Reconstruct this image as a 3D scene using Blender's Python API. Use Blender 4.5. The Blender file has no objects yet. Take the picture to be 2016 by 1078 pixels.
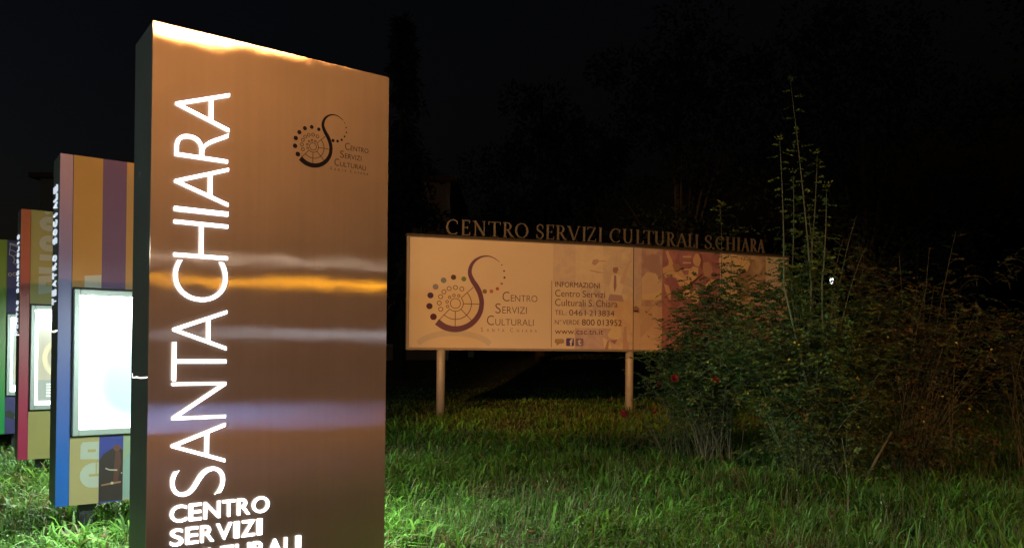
import bpy, math, random
import numpy as np
from mathutils import Vector, Matrix

sc = bpy.context.scene
C = sc.collection
R = math.radians
random.seed(7)
rng = np.random.default_rng(11)

# ------------------------------------------------------------------ camera
EYE = 1.6
F_PX, PW, PH = 1543.2, 2016.0, 1078.0
ROLL, PITCH, CY = .0093, .0096, 675.25
cam = bpy.data.cameras.new('camera')
cam.sensor_fit = 'HORIZONTAL'
cam.sensor_width = 36
cam.lens = 36 * F_PX / PW
cam.shift_y = (CY - PH / 2) / PW
cam.clip_start = .05
cam.clip_end = 1500
cam_o = bpy.data.objects.new('camera', cam)
C.objects.link(cam_o)
cam_o.location = (0, 0, EYE)
cam_o.rotation_euler = (Matrix.Rotation(math.pi / 2 + PITCH, 3, 'X') @ Matrix.Rotation(ROLL, 3, 'Z')).to_euler()
sc.camera = cam_o

# ------------------------------------------------------------------ night sky
world = bpy.data.worlds.new('World')
sc.world = world
world.use_nodes = True
wn = world.node_tree
sky = wn.nodes.new('ShaderNodeTexSky')
sky.sky_type = 'NISHITA'
sky.sun_disc = False
sky.sun_elevation = R(-4.5)
sky.sun_rotation = R(250)
bg = wn.nodes['Background']
wn.links.new(sky.outputs[0], bg.inputs[0])
bg.inputs[1].default_value = .22
SODIUM = (1.0, .43, .13)
COOL = (.84, 1.0, .90)
WHITE = (1.0, .93, .82)
P_SODIUM, P_FLOOD, P_COOL = 5000, 21000, 850

sc.view_settings.view_transform = 'Standard'
sc.view_settings.look = 'None'
sc.view_settings.exposure = 0
sc.view_settings.gamma = 1
sc.render.engine = 'CYCLES'
sc.cycles.use_denoising = True
sc.cycles.max_bounces = 6
sc.cycles.sample_clamp_indirect = 3

# ------------------------------------------------------------------ materials
def nt(name):
    m = bpy.data.materials.new(name)
    m.use_nodes = True
    t = m.node_tree
    return m, t, t.nodes['Principled BSDF']

def mat(name, col, rough=.6, metal=0, var=.12, scale=8, bump=0, bscale=60, spec=.5, coat=0):
    m, t, b = nt(name)
    n = t.nodes.new('ShaderNodeTexNoise'); n.inputs['Scale'].default_value = scale; n.inputs['Detail'].default_value = 6
    tc = t.nodes.new('ShaderNodeTexCoord'); t.links.new(tc.outputs['Object'], n.inputs['Vector'])
    mx = t.nodes.new('ShaderNodeMix'); mx.data_type = 'RGBA'
    mx.inputs[6].default_value = (*[c * (1 - var) for c in col], 1)
    mx.inputs[7].default_value = (*[min(1, c * (1 + var)) for c in col], 1)
    t.links.new(n.outputs['Fac'], mx.inputs[0]); t.links.new(mx.outputs[2], b.inputs['Base Color'])
    b.inputs['Roughness'].default_value = rough
    b.inputs['Metallic'].default_value = metal
    b.inputs['Specular IOR Level'].default_value = spec
    b.inputs['Coat Weight'].default_value = coat
    if bump:
        n2 = t.nodes.new('ShaderNodeTexNoise'); n2.inputs['Scale'].default_value = bscale; n2.inputs['Detail'].default_value = 5
        t.links.new(tc.outputs['Object'], n2.inputs['Vector'])
        bp = t.nodes.new('ShaderNodeBump'); bp.inputs['Strength'].default_value = bump; bp.inputs['Distance'].default_value = .01
        t.links.new(n2.outputs['Fac'], bp.inputs['Height']); t.links.new(bp.outputs[0], b.inputs['Normal'])
    return m

def emit(name, col, s):
    m, t, b = nt(name)
    b.inputs['Base Color'].default_value = (.7, .7, .7, 1)
    b.inputs['Emission Color'].default_value = (*col, 1)
    b.inputs['Emission Strength'].default_value = s
    return m

def brushed(name, col, rough_a, rough_b, mixf, wav=.12, wscale=3.0, dirt=True, aniso=.86):
    """vertically brushed steel: highlights spread sideways"""
    m, t, b = nt(name)
    L = t.links.new
    tc = t.nodes.new('ShaderNodeTexCoord')
    tan = t.nodes.new('ShaderNodeTangent'); tan.direction_type = 'RADIAL'; tan.axis = 'Z'
    mp = t.nodes.new('ShaderNodeMapping'); mp.inputs['Scale'].default_value = (900, 900, 3); L(tc.outputs['Object'], mp.inputs[0])
    gr = t.nodes.new('ShaderNodeTexNoise'); gr.inputs['Scale'].default_value = 1; gr.inputs['Detail'].default_value = 3; L(mp.outputs[0], gr.inputs['Vector'])
    mp2 = t.nodes.new('ShaderNodeMapping'); mp2.inputs['Scale'].default_value = (1.1, 1.1, 1.0); L(tc.outputs['Object'], mp2.inputs[0])
    wv = t.nodes.new('ShaderNodeTexNoise'); wv.inputs['Scale'].default_value = wscale; wv.inputs['Detail'].default_value = 2.5; wv.inputs['Roughness'].default_value = .45
    L(mp2.outputs[0], wv.inputs['Vector'])
    bp = t.nodes.new('ShaderNodeBump'); bp.inputs['Strength'].default_value = wav; bp.inputs['Distance'].default_value = .02; L(wv.outputs['Fac'], bp.inputs['Height'])
    bp2 = t.nodes.new('ShaderNodeBump'); bp2.inputs['Strength'].default_value = .012; bp2.inputs['Distance'].default_value = .001
    L(gr.outputs['Fac'], bp2.inputs['Height']); L(bp.outputs[0], bp2.inputs['Normal'])
    # cloudy wear and fine vertical streaks of dirt
    mp3 = t.nodes.new('ShaderNodeMapping'); mp3.inputs['Scale'].default_value = (30, 30, .8); L(tc.outputs['Object'], mp3.inputs[0])
    st = t.nodes.new('ShaderNodeTexNoise'); st.inputs['Scale'].default_value = 1; st.inputs['Detail'].default_value = 6; L(mp3.outputs[0], st.inputs['Vector'])
    cr = t.nodes.new('ShaderNodeMapRange'); cr.inputs['From Min'].default_value = .3; cr.inputs['From Max'].default_value = .75
    cr.inputs['To Min'].default_value = 1.04; cr.inputs['To Max'].default_value = .965 if dirt else .97; L(st.outputs['Fac'], cr.inputs['Value'])
    vm = t.nodes.new('ShaderNodeVectorMath'); vm.operation = 'SCALE'; vm.inputs[0].default_value = col; L(cr.outputs[0], vm.inputs['Scale'])
    sm = t.nodes.new('ShaderNodeTexNoise'); sm.inputs['Scale'].default_value = 2.3; sm.inputs['Detail'].default_value = 8; L(tc.outputs['Object'], sm.inputs['Vector'])
    rr = t.nodes.new('ShaderNodeMapRange'); rr.inputs['From Min'].default_value = .3; rr.inputs['From Max'].default_value = .7
    rr.inputs['To Min'].default_value = rough_a - .01; rr.inputs['To Max'].default_value = rough_a + .016; L(sm.outputs['Fac'], rr.inputs['Value'])
    t.nodes.remove(b)
    b = t.nodes.new('ShaderNodeBsdfAnisotropic'); b.distribution = 'BECKMANN'
    L(rr.outputs[0], b.inputs['Roughness']); b.inputs['Anisotropy'].default_value = -aniso
    L(vm.outputs[0], b.inputs['Color'])
    L(tan.outputs[0], b.inputs['Tangent']); L(bp2.outputs[0], b.inputs['Normal'])
    g = t.nodes.new('ShaderNodeBsdfPrincipled'); g.inputs['Metallic'].default_value = .76; g.inputs['Roughness'].default_value = rough_b
    g.inputs['Anisotropic'].default_value = .3
    L(vm.outputs[0], g.inputs['Base Color']); L(bp2.outputs[0], g.inputs['Normal']); L(tan.outputs[0], g.inputs['Tangent'])
    ms = t.nodes.new('ShaderNodeMixShader'); L(sm.outputs['Fac'], ms.inputs[0])
    fm = t.nodes.new('ShaderNodeMapRange'); fm.inputs['To Min'].default_value = mixf - .08; fm.inputs['To Max'].default_value = mixf + .08
    L(sm.outputs['Fac'], fm.inputs['Value']); L(fm.outputs[0], ms.inputs[0])
    L(b.outputs[0], ms.inputs[1]); L(g.outputs[0], ms.inputs[2])
    L(ms.outputs[0], t.nodes['Material Output'].inputs[0])
    return m

def grad_mat(name, top, bot, z0, z1, rough=.35):
    """a printed colour gradient down the strip (object z)"""
    m, t, b = nt(name)
    tc = t.nodes.new('ShaderNodeTexCoord'); sx = t.nodes.new('ShaderNodeSeparateXYZ'); t.links.new(tc.outputs['Object'], sx.inputs[0])
    mr = t.nodes.new('ShaderNodeMapRange'); mr.inputs['From Min'].default_value = z0; mr.inputs['From Max'].default_value = z1
    t.links.new(sx.outputs[2], mr.inputs['Value'])
    mx = t.nodes.new('ShaderNodeMix'); mx.data_type = 'RGBA'; mx.inputs[6].default_value = (*bot, 1); mx.inputs[7].default_value = (*top, 1)
    t.links.new(mr.outputs[0], mx.inputs[0]); t.links.new(mx.outputs[2], b.inputs['Base Color'])
    b.inputs['Roughness'].default_value = rough
    return m

def leaf_mat(name, trans=.35, rough=.45, spec=.5):
    m, t, b = nt(name)
    at = t.nodes.new('ShaderNodeAttribute'); at.attribute_name = 'tint'
    t.links.new(at.outputs['Color'], b.inputs['Base Color'])
    b.inputs['Roughness'].default_value = rough; b.inputs['Specular IOR Level'].default_value = spec
    tr = t.nodes.new('ShaderNodeBsdfTranslucent'); t.links.new(at.outputs['Color'], tr.inputs['Color'])
    ms = t.nodes.new('ShaderNodeMixShader'); ms.inputs[0].default_value = trans
    t.links.new(b.outputs[0], ms.inputs[1]); t.links.new(tr.outputs[0], ms.inputs[2])
    t.links.new(ms.outputs[0], t.nodes['Material Output'].inputs[0])
    return m

M = {}
M['steel'] = brushed('brushed_steel', (.50, .42, .345), .158, .47, .46, wav=.06)
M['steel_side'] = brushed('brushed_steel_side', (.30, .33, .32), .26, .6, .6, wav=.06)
M['core'] = mat('dark_core', (.04, .04, .045), .6)
M['post'] = mat('black_post', (.035, .035, .04), .5, bump=.2)
M['letter'] = emit('lit_letter', (.93, .95, 1.0), 4.5)
M['side_letter'] = emit('lit_side_letter', (.75, .85, 1.0), .75)
M['seam'] = emit('seam_light', (1, .95, .85), 2.2)
M['vinyl'] = mat('black_vinyl', (.010, .007, .010), .6, var=.2, scale=30, spec=.12)
M['case'] = mat('case_aluminium', (.50, .56, .55), .38, .4, .06, bump=.04)
M['case_dark'] = mat('case_gasket', (.03, .03, .035), .6)
M['board_frame'] = mat('board_frame_aluminium', (.30, .26, .22), .5, .5, .15, scale=3)
M['board_top'] = mat('board_top_channel', (.05, .042, .035), .6, .3)
M['pole'] = mat('galvanised_pole', (.42, .41, .40), .6, .25, .3, scale=5, bump=.3, bscale=25)
M['letter_metal'] = mat('letter_metal', (.20, .175, .14), .40, .5, .35, scale=4)
M['concrete'] = mat('concrete', (.32, .31, .29), .85, bump=.3)
M['asphalt'] = mat('asphalt', (.05, .05, .05), .85, bump=.4, bscale=200)
M['paver'] = mat('pavement', (.34, .32, .3), .85, var=.25, scale=3, bump=.3)
M['wallp'] = mat('wall_plaster', (.30, .26, .20), .9, var=.25, scale=.5, bump=.2)
M['roof'] = mat('roof_tile', (.15, .08, .06), .8)
M['glass'] = mat('dark_glass', (.02, .025, .03), .12)
M['bark'] = mat('bark', (.06, .048, .036), .9, var=.35, scale=12, bump=.6, bscale=30)
M['cane'] = mat('cane', (.14, .12, .06), .7, var=.35, scale=20)
M['cane_g'] = mat('green_cane', (.12, .14, .06), .6, var=.3, scale=20)
M['leaf'] = leaf_mat('leaf', .3, .5, .3)
M['grass'] = leaf_mat('grass_blade', .35, .55, .18)
M['fir'] = leaf_mat('fir_leaf', .1, .7, .2)

# soil under the grass
m, t, b = nt('lawn_soil'); M['soil'] = m
tc = t.nodes.new('ShaderNodeTexCoord'); n1 = t.nodes.new('ShaderNodeTexNoise'); n1.inputs['Scale'].default_value = 3; n1.inputs['Detail'].default_value = 8
t.links.new(tc.outputs['Object'], n1.inputs['Vector'])
rp = t.nodes.new('ShaderNodeValToRGB'); rp.color_ramp.elements[0].position = .35; rp.color_ramp.elements[0].color = (.018, .014, .009, 1)
rp.color_ramp.elements[1].position = .65; rp.color_ramp.elements[1].color = (.022, .038, .010, 1)
t.links.new(n1.outputs['Fac'], rp.inputs[0]); t.links.new(rp.outputs[0], b.inputs['Base Color']); b.inputs['Roughness'].default_value = .95
n2 = t.nodes.new('ShaderNodeTexNoise'); n2.inputs['Scale'].default_value = 40; t.links.new(tc.outputs['Object'], n2.inputs['Vector'])
bp = t.nodes.new('ShaderNodeBump'); bp.inputs['Strength'].default_value = .8; bp.inputs['Distance'].default_value = .03
t.links.new(n2.outputs['Fac'], bp.inputs['Height']); t.links.new(bp.outputs[0], b.inputs['Normal'])

_fc = {}
def flat(col, rough=.5, var=.06):
    k = (tuple(col), rough)
    if k not in _fc:
        _fc[k] = mat('print_colour', col, rough, var=var, scale=5)
    return _fc[k]

# ------------------------------------------------------------------ object helpers
def tag(o, label=None, cat=None, group=None, kind=None):
    if label: o['label'] = label
    if cat: o['category'] = cat
    if group: o['group'] = group
    if kind: o['kind'] = kind
    return o

def empty(name, loc, rz=0, **k):
    o = bpy.data.objects.new(name, None); C.objects.link(o); o.location = loc; o.rotation_euler = (0, 0, rz)
    o.empty_display_size = .2
    return tag(o, **k)

def link(name, me, m, parent=None, **k):
    me.name = name
    if m is not None and not me.materials: me.materials.append(m)
    o = bpy.data.objects.new(name, me); C.objects.link(o)
    if parent: o.parent = parent
    return tag(o, **k)

class MB:
    def __init__(s): s.v = []; s.f = []
    def box(s, x0, x1, y0, y1, z0, z1, bev=0):
        i = len(s.v)
        s.v += [(x, y, z) for z in (z0, z1) for y in (y0, y1) for x in (x0, x1)]
        s.f += [(i, i+2, i+3, i+1), (i+4, i+5, i+7, i+6), (i, i+1, i+5, i+4), (i+2, i+6, i+7, i+3), (i, i+4, i+6, i+2), (i+1, i+3, i+7, i+5)]
        return s
    def prism(s, pts, d0, d1, mp):
        """pts 2D (s,z) polygon, extruded between depths; mp(s,z,d)->xyz"""
        n = len(pts); i = len(s.v)
        s.v += [mp(a, b_, d0) for a, b_ in pts] + [mp(a, b_, d1) for a, b_ in pts]
        s.f.append(tuple(range(i + n - 1, i - 1, -1))); s.f.append(tuple(range(i + n, i + 2 * n)))
        for k in range(n):
            j = (k + 1) % n
            s.f.append((i + k, i + j, i + n + j, i + n + k))
        return s
    def ribbon(s, path, d0, d1, mp, closed=False):
        """path of (a, b, width): a flat band with thickness"""
        P = path; n = len(P); Lp = []; Rp = []
        for k in range(n):
            if closed: p, q = P[(k - 1) % n], P[(k + 1) % n]
            else: p, q = P[max(0, k - 1)], P[min(n - 1, k + 1)]
            dx, dy = q[0] - p[0], q[1] - p[1]; l = math.hypot(dx, dy) or 1
            nx, ny = -dy / l, dx / l; w = P[k][2] / 2
            Lp.append((P[k][0] + nx * w, P[k][1] + ny * w)); Rp.append((P[k][0] - nx * w, P[k][1] - ny * w))
        i = len(s.v)
        for (a, b_), (c, d) in zip(Lp, Rp):
            s.v += [mp(a, b_, d1), mp(c, d, d1), mp(a, b_, d0), mp(c, d, d0)]
        m_ = n if closed else n - 1
        for k in range(m_):
            A = i + 4 * k; B = i + 4 * ((k + 1) % n)
            s.f += [(A, A+1, B+1, B), (A+2, B+2, B+3, A+3), (A, B, B+2, A+2), (A+1, A+3, B+3, B+1)]
        if not closed:
            A = i; B = i + 4 * (n - 1)
            s.f += [(A, A+2, A+3, A+1), (B, B+1, B+3, B+2)]
        return s
    def tube(s, pts, radii, sides=6):
        i = len(s.v); n = len(pts); pts = [Vector(p) for p in pts]
        for k in range(n):
            t = (pts[min(n-1, k+1)] - pts[max(0, k-1)]).normalized()
            a = t.orthogonal().normalized() if k == 0 else (a - t * a.dot(t)).normalized()
            c = t.cross(a)
            for j in range(sides):
                g = 2 * math.pi * j / sides
                s.v.append(tuple(pts[k] + (a * math.cos(g) + c * math.sin(g)) * radii[k]))
        for k in range(n - 1):
            for j in range(sides):
                s.f.append((i+k*sides+j, i+k*sides+(j+1) % sides, i+(k+1)*sides+(j+1) % sides, i+(k+1)*sides+j))
        s.f.append(tuple(i + j for j in range(sides))[::-1]); s.f.append(tuple(i+(n-1)*sides+j for j in range(sides)))
        return s
    def build(s, name, m, parent=None, smooth=False, bevel=0, **k):
        me = bpy.data.meshes.new(name); me.from_pydata(s.v, [], s.f); me.update()
        if smooth: me.polygons.foreach_set('use_smooth', [True] * len(me.polygons))
        o = link(name, me, m, parent, **k)
        if bevel:
            md = o.modifiers.new('bevel', 'BEVEL'); md.width = bevel; md.segments = 2; md.limit_method = 'ANGLE'
        return o

def smooth_path(pts, sub=8):
    out = []; n = len(pts)
    for k in range(n - 1):
        p0, p1, p2, p3 = pts[max(0, k-1)], pts[k], pts[k+1], pts[min(n-1, k+2)]
        for j in range(sub):
            t = j / sub; r = []
            for a, b_, c, d in zip(p0, p1, p2, p3):
                r.append(.5 * (2*b_ + (c-a)*t + (2*a-5*b_+4*c-d)*t*t + (3*b_-a-3*c+d)*t**3))
            out.append(tuple(r))
    out.append(tuple(pts[-1])); return out

def circ(cx, cy, r, n=20, ry=None): 
    ry = ry or r
    return [(cx + r * math.cos(2*math.pi*k/n), cy + ry * math.sin(2*math.pi*k/n)) for k in range(n)]

_dg = None
def glyph_mesh(text, off=0.0, ext=.0, res=5):
    """raw font geometry: verts (x,y,z in -1..1) and faces"""
    cu = bpy.data.curves.new('lettering', 'FONT'); cu.body = text; cu.offset = off; cu.extrude = .5; cu.resolution_u = res
    o = bpy.data.objects.new('lettering', cu); C.objects.link(o)
    bpy.context.view_layer.update()
    me = bpy.data.meshes.new_from_object(o.evaluated_get(bpy.context.evaluated_depsgraph_get()))
    C.objects.unlink(o); bpy.data.objects.remove(o); bpy.data.curves.remove(cu)
    return me

def letters(text, box, d0, d1, mp, name, m, parent, off=0.0, rot=False, res=4, **k):
    """fit text into box=(a0,a1,b0,b1) in face coordinates; rot: reads upward (turned counter-clockwise)"""
    me = glyph_mesh(text, off, res=res)
    co = np.empty(len(me.vertices) * 3); me.vertices.foreach_get('co', co); co = co.reshape(-1, 3)
    lo, hi = co.min(0), co.max(0); u = (co - lo) / (hi - lo)
    a0, a1, b0, b1 = box
    out = []
    for x, y, z in u:
        if rot: a, b_ = a1 - y * (a1 - a0), b0 + x * (b1 - b0)
        else: a, b_ = a0 + x * (a1 - a0), b0 + y * (b1 - b0)
        out.append(mp(a, b_, d0 + z * (d1 - d0)))
    me.vertices.foreach_set('co', np.array(out).ravel()); me.update()
    return link(name, me, m, parent, **k)

# ------------------------------------------------------------------ ground
def gz(x, y):
    t = np.clip((np.asarray(y, float) - 24.0) / 26.0, 0, 1)
    base = 1.35 * t * t * (3 - 2 * t)
    return base + .03 * np.sin(np.asarray(x) * 1.3 + 1) * np.sin(np.asarray(y) * 1.1) * np.clip((np.asarray(y) - 2) / 3, 0, 1)

xs = np.concatenate([[-400, -150, -60], np.arange(-30, 40.1, 1.0), [60, 150, 400]])
ys = np.concatenate([np.arange(1.5, 56, 1.0), [80, 150, 400, 900]])
X, Y = np.meshgrid(xs, ys); Z = gz(X, Y)
vs = np.stack([X, Y, Z], -1).reshape(-1, 3); nx = len(xs)
fs = [(j*nx+i, j*nx+i+1, (j+1)*nx+i+1, (j+1)*nx+i) for j in range(len(ys)-1) for i in range(nx-1)]
me = bpy.data.meshes.new('lawn'); me.from_pydata(vs.tolist(), [], fs); me.update()
link('lawn', me, M['soil'], kind='structure')
MB().box(-400, 400, -6, 1.5, -.3, .02).build('pavement', M['paver'], kind='structure')
MB().box(-400, 400, -6.15, -6, -.3, .035).build('kerb', M['concrete'], kind='structure')
MB().box(-400, 400, -14, -6.15, -.35, -.10).build('road', M['asphalt'], kind='structure')
MB().box(-400, 400, -400, -14, -.35, -.02).build('far_ground', M['soil'], kind='structure')

# ------------------------------------------------------------------ totems
TH, TW, TT, HT, HB, SP = .6424, 1.319, .397, 3.228, .255, 3.3588
X1, Y1 = -1.8066, 3.8953
cT, sT = math.cos(TH), math.sin(TH)
def front(a, b_, d): return (a, -d, b_)                 # d = how far it stands out of the front
def side(a, b_, d): return (-d, a, b_)                  # a = distance back from the front corner (leftwards seen from outside)

def totem_base(k, label, side_mat, group='illuminated totems in a row on the grass'):
    o = empty('totem_sign', (X1 - k*SP*sT, Y1 + k*SP*cT, 0), TH, label=label, cat='totem sign', group=group)
    MB().box(.012, TW-.012, .012, TT-.012, HB+.004, HT-.004).build('body', M['core'], o)
    MB().box(0, .010, .010, TT, HB, HT).build('side_panel', side_mat, o)
    MB().box(TW-.010, TW, .010, TT, HB, HT).build('side_panel', side_mat, o)
    for x in (.20, TW-.31):
        MB().box(x, x+.11, TT/2-.055, TT/2+.055, -.1, HB+.003).build('post', M['post'], o, bevel=.004)
    return o

# --- the near steel totem
t1 = totem_base(0, 'tall brushed steel totem glowing orange at its top with lit letters SANTA CHIARA', M['steel_side'])
MB().box(0, TW, 0, .009, HB, HT).build('front_panel', M['steel'], t1, bevel=.0018)
MB().box(.003, TW-.003, .011, TT-.002, HT-.003, HT+.006).build('top_cap', M['steel'], t1)
cap_s = (.112, .379)
for ch, z0, z1 in (('S', .838, .984), ('A', 1.003, 1.208), ('N', 1.235, 1.423), ('T', 1.433, 1.628), ('A', 1.589, 1.798), ('C', 1.838, 2.049),
                   ('H', 2.062, 2.247), ('I', 2.292, 2.315), ('A', 2.344, 2.547), ('R', 2.571, 2.729), ('A', 2.736, 2.940)):
    letters(ch, (*cap_s, z0, z1), .003, .009, front, 'letter', M['letter'], t1, off=-.023, rot=True, res=8)
def word(txt, s0, s1, z0, z1, d):
    me = glyph_mesh(txt, .022)
    bpy.data.meshes.remove(me)
    adv = {'I': .42, 'T': .82, 'E': .78, 'L': .7, 'S': .8, 'R': .84, 'N': 1.0, 'O': 1.12, 'C': .98, 'U': 1.0, 'A': 1.02, 'V': .98, 'Z': .88}
    tot = sum(adv[c] for c in txt); x = s0; sc_ = (s1 - s0) / tot
    for c in txt:
        w = adv[c] * sc_
        letters(c, (x + .03*sc_, x + w - .10*sc_, z0, z1), .003, .009, front, 'letter', M['letter'], t1, off=.008, res=5); x += w
word('CENTRO', .109, .628, .716, .803, 0)
word('SERVIZI', .111, .590, .598, .684, 0)
word('CULTURALI', .111, .808, .478, .564, 0)

def logo(mp, ox, oy, kx, ky, d, lw, cols, parent, ribbon_m, line_m, text_m):
    """the S spiral logo, drawn in its own units: x right, y down"""
    T = lambda a, b_, e: mp(ox + a * kx, oy - b_ * ky, e)
    path = smooth_path([(238, 852, 78), (330, 912, 74), (448, 935, 70), (570, 907, 66), (668, 837, 62), (735, 735, 58), (755, 620, 55), (737, 520, 58),
                        (694, 430, 60), (642, 352, 54), (612, 270, 46), (625, 190, 40), (670, 122, 32), (740, 77, 22), (820, 62, 15), (892, 80, 10), (965, 125, 5)], 6)
    MB().ribbon(path, .0002, d * 1.6, T).build('logo_ribbon', ribbon_m, parent)
    dots = [(197, 795, 38), (150, 672, 36), (160, 547, 35), (218, 445, 34), (309, 367, 33), (423, 327, 31), (543, 343, 29), (790, 482, 27), (869, 478, 23),
            (940, 446, 20), (991, 383, 15), (1024, 310, 13), (1018, 232, 11), (991, 160, 8)]
    for (x, y, r), c in zip(dots, cols):
        MB().prism(circ(x, y, r, 18)[::-1], .0002, d, T).build('logo_dot', c, parent)
    q = MB(); e = d
    for x, y, r in [(279, 705, 24), (262, 633, 24), (277, 559, 24), (314, 501, 24), (374, 461, 24), (447, 447, 24), (521, 461, 24),
                    (358, 671, 15), (352, 615, 15), (380, 563, 15), (430, 539, 15), (487, 543, 15), (448, 633, 58)]:
        q.ribbon([(a, b_, lw) for a, b_ in circ(x, y, r, 18 if r < 50 else 32)], .0002, e, T, closed=True)
    for r, a0, a1 in ((92, -44, 134), (187, -42, 135)):
        q.ribbon([(448 + r*math.cos(R(a)), 633 + r*math.sin(R(a)), lw) for a in np.linspace(a0, a1, 36)], .0002, e, T)
    for i, (x0, y0, x1, y1) in enumerate(((513, 570, 655, 436), (540, 635, 728, 635), (513, 699, 638, 828), (448, 722, 448, 900), (384, 698, 258, 836))):
        q.ribbon([(x0, y0, lw), (x1, y1, lw)], .0002, e * .8, T)
    q.build('logo_wheel', line_m, parent)
    for txt, bx in (('C', (1003, 1085, 478, 592)), ('ENTRO', (1103, 1425, 514, 592)), ('S', (918, 983, 620, 737)), ('ERVIZI', (1003, 1297, 657, 737)),
                    ('C', (820, 903, 765, 880)), ('ULTURALI', (920, 1382, 803, 880))):
        letters(txt, (ox+bx[0]*kx, ox+bx[1]*kx, oy-bx[3]*ky, oy-bx[2]*ky), .0002, d, mp, 'logo_lettering', text_m, parent, off=-.012)
    for txt, x0, x1, y0 in (('S', 748, 773, 910), ('A', 820, 845, 922), ('N', 881, 908, 922), ('T', 947, 967, 922), ('A', 1000, 1027, 922), ('C', 1098, 1132, 912),
                            ('H', 1180, 1205, 924), ('I', 1243, 1248, 924), ('A', 1283, 1308, 924), ('R', 1345, 1365, 924), ('A', 1397, 1422, 924)):
        letters(txt, (ox+x0*kx, ox+x1*kx, oy-958*ky, oy-y0*ky), .0002, d, mp, 'logo_lettering', text_m, parent, off=-.012, res=2)
logo(front, .728 - 115*.00035, 2.942 + 55*.000353, .00035, .000353, .0012, 8, [M['vinyl']] * 14, t1, M['vinyl'], M['vinyl'], M['vinyl'])
# seam in the side where the inner light leaks out
MB().ribbon([(.010, 1.452, .005), (.07, 1.448, .007), (.16, 1.443, .006), (.25, 1.445, .008), (.33, 1.440, .006), (.36, 1.441, .007), (.362, 1.462, .003)], .0005, .0025, side).build('light_seam', M['seam'], t1)

# --- display cases
def screen_mat(name, col_lo, edge, centre):
    m, t, b = nt(name); L = t.links.new
    tc = t.nodes.new('ShaderNodeTexCoord'); sx = t.nodes.new('ShaderNodeSeparateXYZ'); L(tc.outputs['Generated'], sx.inputs[0])
    def mth(op, a, b_=None, c=None):
        n = t.nodes.new('ShaderNodeMath'); n.operation = op
        for i, v in enumerate((a, b_, c)):
            if v is None: continue
            if isinstance(v, (int, float)): n.inputs[i].default_value = v
            else: L(v, n.inputs[i])
        return n.outputs[0]
    dx = mth('DIVIDE', mth('SUBTRACT', sx.outputs[0], .52), .50); dz = mth('DIVIDE', mth('SUBTRACT', sx.outputs[2], .34), .36)
    r = mth('SQRT', mth('ADD', mth('POWER', mth('ABSOLUTE', dx), 2.6), mth('POWER', mth('ABSOLUTE', dz), 2.6)))
    mr = t.nodes.new('ShaderNodeMapRange'); mr.interpolation_type = 'SMOOTHSTEP'; mr.inputs['From Min'].default_value = .45; mr.inputs['From Max'].default_value = 1.15
    L(r, mr.inputs['Value'])
    mc = t.nodes.new('ShaderNodeMix'); mc.data_type = 'RGBA'; mc.inputs[6].default_value = (*col_lo, 1); mc.inputs[7].default_value = (.86, 1, .98, 1)
    L(mr.outputs[0], mc.inputs[0]); L(mc.outputs[2], b.inputs['Emission Color'])
    L(mth('MULTIPLY_ADD', mr.outputs[0], edge - centre, centre), b.inputs['Emission Strength'])
    b.inputs['Base Color'].default_value = (.6, .6, .6, 1); b.inputs['Roughness'].default_value = .2
    return m
M['screen'] = screen_mat('backlit_screen', (.34, .78, .86), 3.2, .70)
M['screen_back'] = screen_mat('backlit_screen', (.34, .78, .86), .9, .5)

def display_case(o, poster=None, power=150, back=False):
    """a shallow lit case on the front, or on the back, of a totem"""
    s0, s1, z0, z1, d, w = .112, 1.207, .848, 2.088, .075, .046
    lip = .0555
    Y = (lambda a, b_: (TT + min(-a, -b_), TT + max(-a, -b_))) if back else (lambda a, b_: (a, b_))
    fr = MB()
    fr.box(s0, s0+w, *Y(-d, -.004), z0, z1); fr.box(s1-w, s1, *Y(-d, -.004), z0, z1)
    fr.box(s0+w, s1-w, *Y(-d, -.004), z0, z0+w+.01); fr.box(s0+w, s1-w, *Y(-d, -.004), z1-lip, z1)
    f = fr.build('case_frame', M['case'], o, bevel=.006)
    MB().box(s0-.008, s1+.008, *Y(-.0035, -.0010), z0-.02, z1+.02).build('case_gasket', M['case_dark'], f)
    MB().box(s0+w+.001, s1-w-.001, *Y(-.028, -.022), z0+w+.011, z1-lip-.001).build('backlit_screen', M['screen_back' if back else 'screen'], o)
    if poster: poster(o)
    la = bpy.data.lights.new('tube_light', 'AREA'); la.shape = 'RECTANGLE'; la.size = s1-s0-2*w-.04; la.size_y = .012; la.energy = power; la.color = COOL
    lo = bpy.data.objects.new('tube_light', la); C.objects.link(lo); lo.parent = o
    yy = -.040
    lo.location = ((s0+s1)/2, TT - yy if back else yy, z1-lip-.007)
    lo.rotation_euler = (R(7 if back else -64), 0, 0)
    return f

def side_text(o, txt, z0, z1, a0, a1):
    n = len(txt); z = z0; step = (z1 - z0) / n
    for ch in txt:
        if ch != ' ':
            w = step * (.72 if ch not in 'I' else .22)
            # side face: text runs up, letter tops point back
            me = glyph_mesh(ch, -.004, res=3)
            co = np.empty(len(me.vertices)*3); me.vertices.foreach_get('co', co); co = co.reshape(-1, 3)
            lo, hi = co.min(0), co.max(0); u = (co - lo) / (hi - lo)
            zc = z + step * .5
            out = [side(a0 + y*(a1-a0), zc - w/2 + x*w, .001 + q*.012) for x, y, q in u]
            me.vertices.foreach_set('co', np.array(out).ravel()); me.update()
            link('side_letter', me, M['side_letter'], o)
        z += step

def front_prints(o, strip, rects):
    """strip: coloured column; rects: (s0,s1,z0,z1,colour,layer)"""
    MB().box(0, .100, -.004, .009, HB, HT).build('colour_strip', strip, o, bevel=.003)
    for s0, s1, z0, z1, col, ly in rects:
        MB().box(s0, s1, -.0001 - .0006*ly, .009 if ly == 0 else -.0001, z0, z1).build('printed_panel', flat(col), o)

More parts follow.
